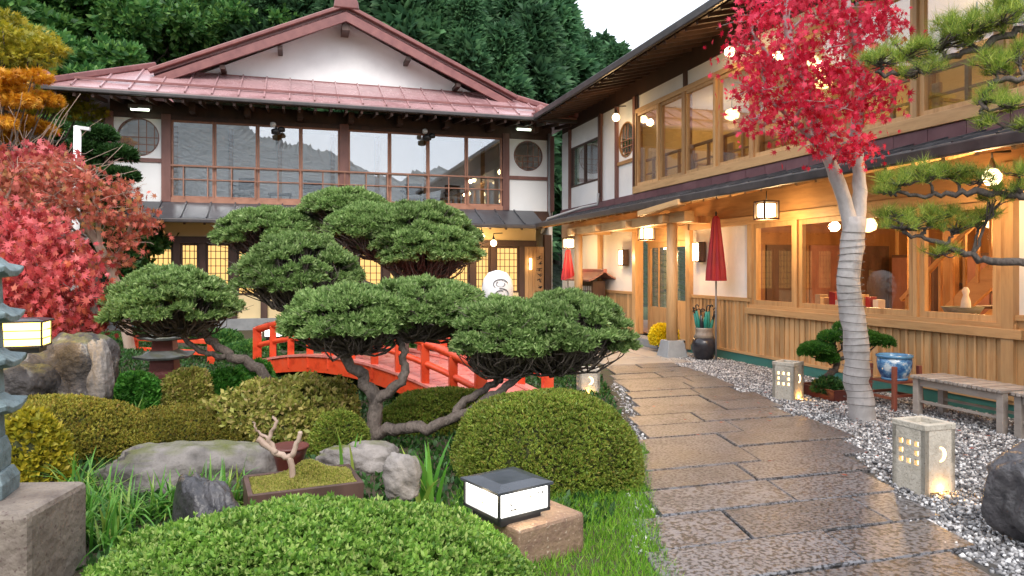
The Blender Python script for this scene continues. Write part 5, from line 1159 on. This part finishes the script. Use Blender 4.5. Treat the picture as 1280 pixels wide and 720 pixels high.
for i, (px, py, d) in enumerate(((120, 640, 4.3), (165, 650, 4.2), (205, 635, 4.35), (245, 620, 4.4), (100, 610, 4.6), (285, 610, 4.5), (140, 690, 3.9), (100, 665, 4.0))):
    strap('lily_turf', 'arching green strap leaved clump below the long rock', px, py, d, 60, .34, .017, 1.3, group='strap leaved clumps by the long rock')
strap('fern_clump', 'bright green arching leaves beside the patchy boulder', 165, 505, 6.6, 30, .35, .02, 1.2, 'blade'); strap('fern_clump', 'green leaves at foot of patchy boulder toward pagoda', 150, 470, 7.4, 40, .5, .02, 1.0, 'blade')
# fine grass beside the path
n = 46000; yy = .8+5.0*rg.random(n); e = np.interp(yy, [p_[0] for p_ in PL], [p_[1] for p_ in PL]); xx = e+.04-1.45*rg.random(n)**1.1
zz = np.array([gz(a, b_) for a, b_ in zip(xx, yy)]); ln = .03+.05*rg.random(n)
D = unit(np.c_[rg.normal(size=(n, 2))*.45, np.ones(n)]); V, Fc = scatter(T_NEED[0]*np.array([4.5,1,1]), T_NEED[1], np.c_[xx, yy, zz-.004], D, ln)
tag(npobj('grass', V, Fc, m['grass']), 'short bright green grass between path and clipped shrubs', 'grass', None, 'stuff')
n = 60000; xx = -5.5+10*rg.random(n); yy = 4+9*rg.random(n); ok = xx < np.interp(yy, [p_[0] for p_ in PL], [p_[1] for p_ in PL])-.25; xx, yy = xx[ok], yy[ok]; n = len(xx)
zz = np.array([gz(a, b_) for a, b_ in zip(xx, yy)]); D = unit(np.c_[rg.normal(size=(n, 2))*.7, np.ones(n)])
V, Fc = scatter(*T_LEAF, np.c_[xx, yy, zz], D, .03+.05*rg.random(n)); tag(npobj('ground_cover', V, Fc, m['darkleaf']), 'low mixed leafy ground cover over the garden soil', 'ground cover', None, 'stuff')
# wooden tray with moss and driftwood
TD = 4.35; tz = at(0, 597, TD).z-.02
c0 = at(378, 600, TD+.05); TR = -A+.42; Rt = Matrix.Rotation(TR, 3, 'Z')
t = thing('wooden_tray', 'dark shallow wooden tray filled with moss behind the boxwood', 'planter', (c0.x, c0.y, gz(c0.x, c0.y)))
tx, ty, th = .66, .42, .16; ctr = Vector((c0.x, c0.y, tz-th/2))
for o, sx, sy in ((Vector((0, -ty/2, 0)), tx, .03), (Vector((0, ty/2, 0)), tx, .03), (Vector((-tx/2+.015, 0, 0)), .03, ty-.03), (Vector((tx/2-.015, 0, 0)), .03, ty-.03)):
    build('side_board', MB().obox(ctr+Rt@o, sx, sy, th, TR), m['darkwood'], t, .004)
build('bottom_board', MB().obox(ctr-Vector((0, 0, th/2+.012)), tx, ty, .025, TR), m['darkwood'], t)
for i in (-1, 1): build('foot', MB().obox(Vector((ctr.x, ctr.y, (gz(c0.x, c0.y)+tz-th-.02)/2-.02))+Rt@Vector((i*.25, 0, 0)), .1, ty*.8, tz-th-.02-gz(c0.x, c0.y)+.04, TR), m['darkwood'], t)
mb = MB(); n = 24; V = []
for j in range(n+1):
    for i in range(n+1):
        u, v = -tx/2+.03+(tx-.06)*i/n, -ty/2+.015+(ty-.03)*j/n; q_ = Rt@Vector((u, v, 0))
        V.append((ctr.x+q_.x, ctr.y+q_.y, tz-.02+.09*math.exp(-((u-.02)**2+(v-.06)**2)/.012)+.05*math.exp(-((u-.18)**2+(v)**2)/.01)+.015*math.sin(23*u)*math.sin(19*v)))
mb.add(V, [(j*(n+1)+i, j*(n+1)+i+1, (j+1)*(n+1)+i+1, (j+1)*(n+1)+i) for j in range(n) for i in range(n)], True); so_ = build('moss_fill', mb, m['moss'], t)
k = 9000; u, v = (rg.random(k)-.5)*(tx-.07), (rg.random(k)-.5)*(ty-.05); qq = np.c_[u, v, np.zeros(k)]@np.array(Rt).T
zz = tz-.022+.09*np.exp(-((u-.02)**2+(v-.06)**2)/.012)+.05*np.exp(-((u-.18)**2+v**2)/.01)+.015*np.sin(23*u)*np.sin(19*v)
V, Fc = scatter(*T_SPRIG, np.c_[ctr.x+qq[:, 0], ctr.y+qq[:, 1], zz], unit(np.c_[rg.normal(size=(k, 2))*.6, np.ones(k)]), .012+.014*rg.random(k)); mo = npobj('moss_tufts', V, Fc, m['lime'], so_)
c = at(352, 556, TD+.1); t = thing('driftwood_branch', 'forked pale driftwood standing in the mossy tray', 'driftwood', c); mb = MB()
limb(mb, [at(322, 548, TD), at(345, 566, TD), at(362, 572, TD), at(370, 558, TD), at(375, 540, TD)], .022, .014, 8, .004); limb(mb, [at(345, 566, TD), at(336, 548, TD), at(345, 530, TD), at(342, 520, TD+.02)], .018, .008, 8, .004); limb(mb, [at(336, 548, TD), at(322, 540, TD), at(316, 528, TD)], .012, .005, 6, .004)
limb(mb, [at(362, 572, TD), at(365, 585, TD), at(366, 600, TD)], .02, .02, 8); build('wood', mb, m['driftwood'], t)
c = at(362, 560, TD+.5); t = thing('clay_pot', 'dark red glazed bowl half hidden behind the driftwood', 'pot', (c.x, c.y, gz(c.x, c.y)))
z0 = c.z-gz(c.x, c.y); build('bowl', MB().lathe([(.07,0),(.08,z0*.5),(.10,z0-.06),(.12,z0+.0),(.11,z0+.01),(.095,z0-.04),(.02,z0-.08)], (c.x, c.y, gz(c.x, c.y)), 20), m['redpot'], t); build('lip', MB().lathe([(.112,z0+.0),(.128,z0+.0),(.128,z0+.018),(.112,z0+.018)], (c.x, c.y, gz(c.x, c.y)), 20), m['redpot'], t)

# ---------------------------------------------------------------- along the house wall
def parasol(name, label, px, ytop, ybot, X, zfoot, rmax):
    tpz = onX(px, ytop, X); bt = onX(px, ybot, X); x, y = tpz.x, tpz.y; t = thing(name, label, 'parasol', (x, y, zfoot)); L = tpz.z-bt.z
    mb = MB(); n = 40; prof = [(.03, 0), (.06, -.04*L), (rmax*.66, -.45*L), (rmax*.95, -.85*L), (rmax, -L), (rmax*.9, -L+.01), (rmax*.3, -L+.06)]
    V = [(x+r*(1+.10*math.cos(10*a))*math.cos(a), y+r*(1+.10*math.cos(10*a))*math.sin(a), tpz.z+z) for r, z in prof for a in [2*math.pi*i/n for i in range(n)]]
    mb.add(V, [(j*n+i, j*n+(i+1)%n, (j+1)*n+(i+1)%n, (j+1)*n+i) for j in range(len(prof)-1) for i in range(n)]); build('folded_canopy', mb, m['parasol'], t)
    build('pole', MB().tube([(x, y, zfoot), (x, y, bt.z+.1)], .016, 8), m['grey'], t); build('tip', MB().tube([(x, y, tpz.z-.02), (x, y, tpz.z+.08)], [.022, .012], 8), m['black'], t); return t
parasol('red_parasol', 'tall folded red paper parasol against the white wall panel', 895, 270, 351, 7.02, 0, .165)
parasol('red_parasol', 'short folded red paper parasol beside the roofed notice cabinet', 710, 312, 350, 6.75, 0, .17)
q = gp(880, 450); t = thing('umbrella_jar', 'dark glazed jar full of umbrellas by the red parasol pole', 'jar', (q.x, q.y, 0)); s = 1.0
build('jar_body', MB().lathe([(.13,-.01),(.17,.06),(.215,.2),(.215,.30),(.18,.40)], q, 24), m['glaze'], t); build('jar_neck', MB().lathe([(.18,.40),(.155,.46),(.15,.54),(.165,.575),(.14,.575),(.13,.5)], q, 24), m['glaze_top'], t)
for i in range(13):
    a = 2*math.pi*i/13; r0, r1 = .08, .13+.09*rnd.random(); tpz = .78+rnd.uniform(-.06, .1); b0, b1 = Vector((q.x+r0*math.cos(a), q.y+r0*math.sin(a), .42)), Vector((q.x+r1*math.cos(a), q.y+r1*math.sin(a), tpz))
    u = thing('umbrella', 'rolled umbrella with dark crook handle standing in the jar', 'umbrella', b0, 'umbrellas in the jar'); build('rolled_cloth', MB().tube([b0, b0.lerp(b1, .5), b1], [.018, .034, .02], 8), m['bluegreen'] if i % 4 else m['glaze'], u)
    dd = (b1-b0).normalized(); hx = Vector((-math.sin(a), math.cos(a), 0)); build('handle', MB().tube([b1-dd*.02, b1+dd*.08]+[b1+dd*(.08+.035*math.sin(p_))+hx*(.035-.035*math.cos(p_)) for p_ in (.6, 1.2, 1.9, 2.6, 3.2)], .011, 6), m['black'], u)
q = Vector((6.45, 11.95, 0)); q = gp(841, 441); q.y += .25; t = bush('chrysanthemum', 'potted bright yellow chrysanthemum behind the porch column', 'flowers', (q.x, q.y+.1, .27), .27, .27, .26, 1500, .05, 'mum', tmpl=T_ROSET, core='coregreen', low=-.5)
build('pot', MB().lathe([(.11,-.27),(.15,-.05),(.16,.0),(.12,.02)], (q.x, q.y+.1, .27), 16), m['glaze'], t)
# notice cabinet with a little roof
c = onX(731, 345, 6.95); x, y = c.x, c.y; t = thing('notice_cabinet', 'dark roofed wooden notice cabinet beside the porch column', 'cabinet', (x, y, 0)); zr = c.z-.12
build('case', MB().box(x-.05, x+.28, y-.62, y+.42, .75, zr), m['darkwood'], t)
for k_, yy_ in enumerate((y-.55, y+.35)): build('leg', MB().box(x+.02, x+.14, yy_-.05, yy_+.05, 0, .75), m['darkwood'], t)
for k_ in range(4): build('paper_notice', MB().box(x-.062, x-.052, y-.56+.24*k_, y-.36+.24*k_, zr-.32, zr-.12), m['white'], t)
mb = MB()
for k_ in range(9): mb.box(x-.075, x-.066, y-.6+.125*k_-.009, y-.6+.125*k_+.009, zr-.55, zr-.04)
for k_ in range(4): mb.box(x-.085, x-.075, y-.62, y+.42, zr-.5+.13*k_-.008, zr-.5+.13*k_+.008)
build('lattice', mb, m['darkwood'], t)
mb = MB()
for s in (-1, 1):
    V = []
    for j in range(6):
        f_ = j/5; V += [(x+.12+s*.42*f_, y-.95, zr+.22*(1-f_)**1.5+.0), (x+.12+s*.42*f_, y+.75, zr+.22*(1-f_)**1.5)]
    o_ = len(mb.v); mb.add(V+[(a_, b_, c_+.04) for a_, b_, c_ in V], [(2*j, 2*j+1, 2*j+3, 2*j+2) for j in range(5)]+[(12+2*j, 12+2*j+2, 12+2*j+3, 12+2*j+1) for j in range(5)]+[(2*j, 2*j+2, 14+2*j, 12+2*j) for j in range(5)]+[(2*j+1, 13+2*j, 15+2*j, 2*j+3) for j in range(5)]+[(10, 11, 23, 22)])
rf_ = build('cabinet_roof', mb, m['purplewood'], t); build('ridge', MB().box(x+.07, x+.17, y-.98, y+.78, zr+.2, zr+.3), m['rooftrim'], rf_, .02)
# plaque with vertical writing on the board wall
c = onY(674, 340, 19.46); t = thing('name_plaque', 'tall wooden plaque with a column of dark characters', 'sign', (c.x, c.y, c.z-.5)); build('plank', MB().box(c.x-.13, c.x+.13, c.y-.03, c.y+.01, c.z-.55, c.z+.55), m['oldcedar_v'], t, .006)
mb = MB()
for k_ in range(6):
    for j in range(6):
        a = r2.choice((0, 0, 1.57, .7, -.8)); cu, cz = c.x+r2.uniform(-.05, .05), c.z+.40-.16*k_+r2.uniform(-.05, .05); l = r2.uniform(.03, .06); P = [(cu+s_*math.cos(a)*l-t_*.009*math.sin(a), c.y-.033, cz+s_*math.sin(a)*l+t_*.009*math.cos(a)) for s_, t_ in ((-1,-1),(1,-1),(1,1),(-1,1))]; mb.add(P, [(0,1,2,3)])
build('lettering', mb, m['black'], t)
# bonsai in a tray
q = gp(1040, 498); t = thing('bonsai_pine', 'trained bonsai pine in a long dark tray behind the roped trunk', 'bonsai', (q.x, q.y, 0)); mb = MB()
build('tray', MB().lathe([(.40,0),(.46,.13),(.49,.16),(.45,.16),(.43,.12),(.02,.12)], q, 4, False, sx=.72, sy=.95, ph=math.pi/4), m['redpot'], t, .01)
limb(mb, [q+Vector((0,0,.1)), q+Vector((-.03,.02,.28)), q+Vector((.06,-.02,.42)), q+Vector((.02,0,.6)), q+Vector((.0,0,.78))], .06, .02, 10, .01)
Ps, Ns = [], []
for px, py, rx in ((1022, 438, .17), (1045, 424, .18), (1080, 424, .17), (1100, 430, .14), (1062, 412, .16), (1035, 450, .1), (1010, 442, .09)):
    cc = at(px, py, 8.75); P, Nn = dome_pts(1100, cc, rx, rx, .085, px); Ps.append(P); Ns.append(Nn); limb(mb, [q+Vector((.02, 0, .45)), q.lerp(cc, .6)+Vector((0, 0, .15)), cc], .018, .006, 6, .01)
P, Nn = np.concatenate(Ps), np.concatenate(Ns); V, Fc = scatter(*T_SPRIG, P, Nn+np.array([0,0,.4])+rg.normal(size=P.shape)*.5, .045*(.6+.7*rg.random(len(P)))); npobj('foliage', V, Fc, m['bonsai'], t); build('trunk', mb, m['bark'], t)
bush('fern', 'small dark fern growing in the bonsai tray', 'fern', (q.x-.1, q.y-.05, .11), .17, .15, .15, 260, .07, 'darkleaf', tmpl=T_SPRIG, bumps=.1)
# porcelain pot on its red stand
q = gp(1118, 509); t = thing('plant_stand', 'dark red four legged wooden stand under the porcelain pot', 'stand', (q.x, q.y, 0))
for i in (-1, 1):
    for j in (-1, 1): build('leg', MB().beam((q.x+i*.19, q.y+j*.19, 0), (q.x+i*.175, q.y+j*.175, .50), .045, .045, (0, 1, 0)), m['standred'], t, .005)
for i in (-1, 1):
    build('stretcher', MB().box(q.x-.17, q.x+.17, q.y+i*.185-.012, q.y+i*.185+.012, .15, .18), m['standred'], t); build('stretcher', MB().box(q.x+i*.185-.012, q.x+i*.185+.012, q.y-.17, q.y+.17, .12, .15), m['standred'], t)
build('top_board', MB().box(q.x-.17, q.x+.17, q.y-.17, q.y+.17, .30, .325), m['standred'], t)
t = thing('porcelain_pot', 'blue and white porcelain pot on the dark red stand', 'pot', (q.x, q.y, .325))
build('pot_body', MB().lathe([(.115,.0),(.135,.02),(.178,.12),(.188,.2),(.182,.255)], (q.x, q.y, .325), 28), m['porcelain'], t); build('pot_rim', MB().lathe([(.182,.253),(.198,.26),(.198,.288),(.18,.29),(.168,.27),(.16,.2),(.02,.18)], (q.x, q.y, .325), 28), m['porcelain_blue'], t)
build('pot_foot', MB().lathe([(.118,-.002),(.14,.0),(.142,.022),(.136,.026)], (q.x, q.y, .325), 28), m['porcelain_blue'], t)
# slatted benches
def bench(label, x0, x1, y0, y1):
    t = thing('slatted_bench', label, 'bench', ((x0+x1)/2, (y0+y1)/2, 0)); hh = .44
    for x in (x0+.035, x1-.035):
        for y in (y0+.05, y1-.05): build('leg', MB().box(x-.035, x+.035, y-.035, y+.035, -.005, hh-.03), m['benchwood'], t, .004)
        build('apron', MB().box(x-.014, x+.014, y0+.085, y1-.085, hh-.11, hh-.035), m['benchwood'], t); build('stretcher', MB().box(x-.014, x+.014, y0+.085, y1-.085, .15, .175), m['benchwood'], t)
    n = int((y1-y0)/.052)
    for i in range(n): y = lerp(y0, y1, (i+.5)/n); build('slat', MB().box(x0-.03, x1+.03, y-.020, y+.020, hh-.03, hh+(.004 if i % 3 else .0)), m['benchwood'], t, .004)
bench('weathered slatted bench beside the porcelain pot stand', 6.5, 6.92, 5.2, 6.28); bench('weathered slatted bench further along the wall by the pine', 6.5, 6.92, 4.0, 5.12)
# inside the lounge
def chair(label, x, y, z, rz, group, mat='darkwood'):
    t = thing('lounge_chair', label, 'chair', (x, y, z), group); Rc = Matrix.Rotation(rz, 3, 'Z'); o = Vector((x, y, z))
    build('seat', MB().obox(o+Vector((0, 0, .38)), .5, .48, .1, rz), m['greypaint'], t, .02); build('backrest', MB().obox(o+Rc@Vector((0, .22, .62)), .5, .06, .36, rz), m[mat], t, .02)
    for i in (-1, 1):
        for j in (-1, 1): build('leg', MB().obox(o+Rc@Vector((i*.22, j*.2, .17)), .045, .045, .34, rz), m[mat], t)
        build('armrest', MB().obox(o+Rc@Vector((i*.27, 0, .56)), .05, .46, .04, rz), m[mat], t)
for i, px in enumerate((306, 394, 515, 570)): chair('dark lounge chair behind the gallery glass', onY(px, 240, 20.4).x, 20.4, 3.278, .25 if i % 2 else -.3, 'chairs in the upper gallery')
for px in (350, 543):
    c = onY(px, 240, 20.45); t = thing('low_table', 'low dark table between gallery chairs', 'table', (c.x, c.y, 3.278), 'gallery tables'); build('table_top', MB().box(c.x-.3, c.x+.3, c.y-.25, c.y+.25, 3.62, 3.66), m['darkwood'], t)
    for i in (-1, 1):
        for j in (-1, 1): build('leg', MB().box(c.x+i*.26-.02, c.x+i*.26+.02, c.y+j*.2-.02, c.y+j*.2+.02, 3.278, 3.62), m['darkwood'], t)
for i, y in enumerate((13.2, 11.9, 10.7, 9.6, 7.4)): chair('wooden chair in the upper corridor behind the railing', 8.1, y, 3.2, 1.57, 'chairs in the upper corridor', 'cedar_v')
t = thing('display_counter', 'dark display counter with goods inside the lounge window', 'counter', (8.2, 9.0, .16)); build('case', MB().box(7.95, 8.4, 8.4, 9.7, .16, .95), m['darkwood'], t, .01); build('top_board', MB().box(7.9, 8.45, 8.35, 9.75, .95, 1.0), m['cedar_h'], t)
for i in range(9):
    y = 8.45+.15*i; h_ = rnd.uniform(.1, .32); tag(build('gift_box', MB().obox((8.15, y, 1.0+h_/2), rnd.uniform(.1, .2), .11, h_, rnd.uniform(-.3, .3)), m[('white','parasol','plaster_warm','glaze_top','bluegreen')[i % 5]], None, .006), 'small boxed goods standing on the display counter', 'box', 'goods on the counter')
for i, (x_, y_) in enumerate(((11.9, 11.3), (11.9, 9.6), (11.9, 7.6), (11.9, 5.4))):
    t = thing('tall_cabinet', 'dark wooden cabinet against the back wall of the lounge', 'cabinet', (x_, y_, .16), 'cabinets in the lounge'); build('case', MB().box(x_-.2, x_+.4, y_-.5, y_+.5, .16, 1.9), m['darkwood'], t, .01)
    for j in (-1, 1): build('cabinet_door', MB().box(x_-.23, x_-.205, y_+j*.24-.22, y_+j*.24+.22, .22, 1.84), m['purplewood'], t)
t = thing('flower_bowl', 'wide pale bowl with a white figure on a low stand by the stairs', 'bowl', (8.05, 7.0, .16)); build('stand', MB().box(7.85, 8.25, 6.75, 7.3, .16, .95), m['cedar_v'], t, .01); build('bowl', MB().lathe([(.08,.79),(.16,.85),(.24,.97),(.22,.97),(.12,.88)], (8.05, 7.0, .16), 20), m['greystone'], t); build('figure', MB().lathe([(.03,.88),(.06,.95),(.05,1.05),(.03,1.12),(.045,1.17),(.02,1.22)], (8.05, 6.95, .16), 14), m['white'], t)

# fallen leaves round the maple
n = 90; xx = 5.4+rg.normal(size=n)*.75; yy = 5.9+rg.normal(size=n)*1.1; V, Fc = scatter(*T_STAR, np.c_[xx, yy, np.full(n, .047)], np.c_[rg.normal(size=(n, 2)), rg.normal(size=n)*.12], .035+.015*rg.random(n), np.c_[rg.normal(size=(n, 2))*.15, np.ones(n)]@np.diag([1, 1, 0])+rg.normal(size=(n, 3))*np.array([1, 1, .1]))
ok = (V.reshape(n, -1, 3)[:, :, 0].max(1) < 7.2); Vn = V.reshape(n, -1, 3)[ok]; Vn[:, :, 2] = .047+(Vn[:, :, 2]-.047)*.12; k = len(Vn)
tag(npobj('fallen_leaves', Vn.reshape(-1, 3), T_STAR[1]+(np.arange(k)*len(T_STAR[0]))[:, None], m['russetleaf']), 'scattered fallen maple leaves on gravel and slabs', 'leaves', None, 'stuff')
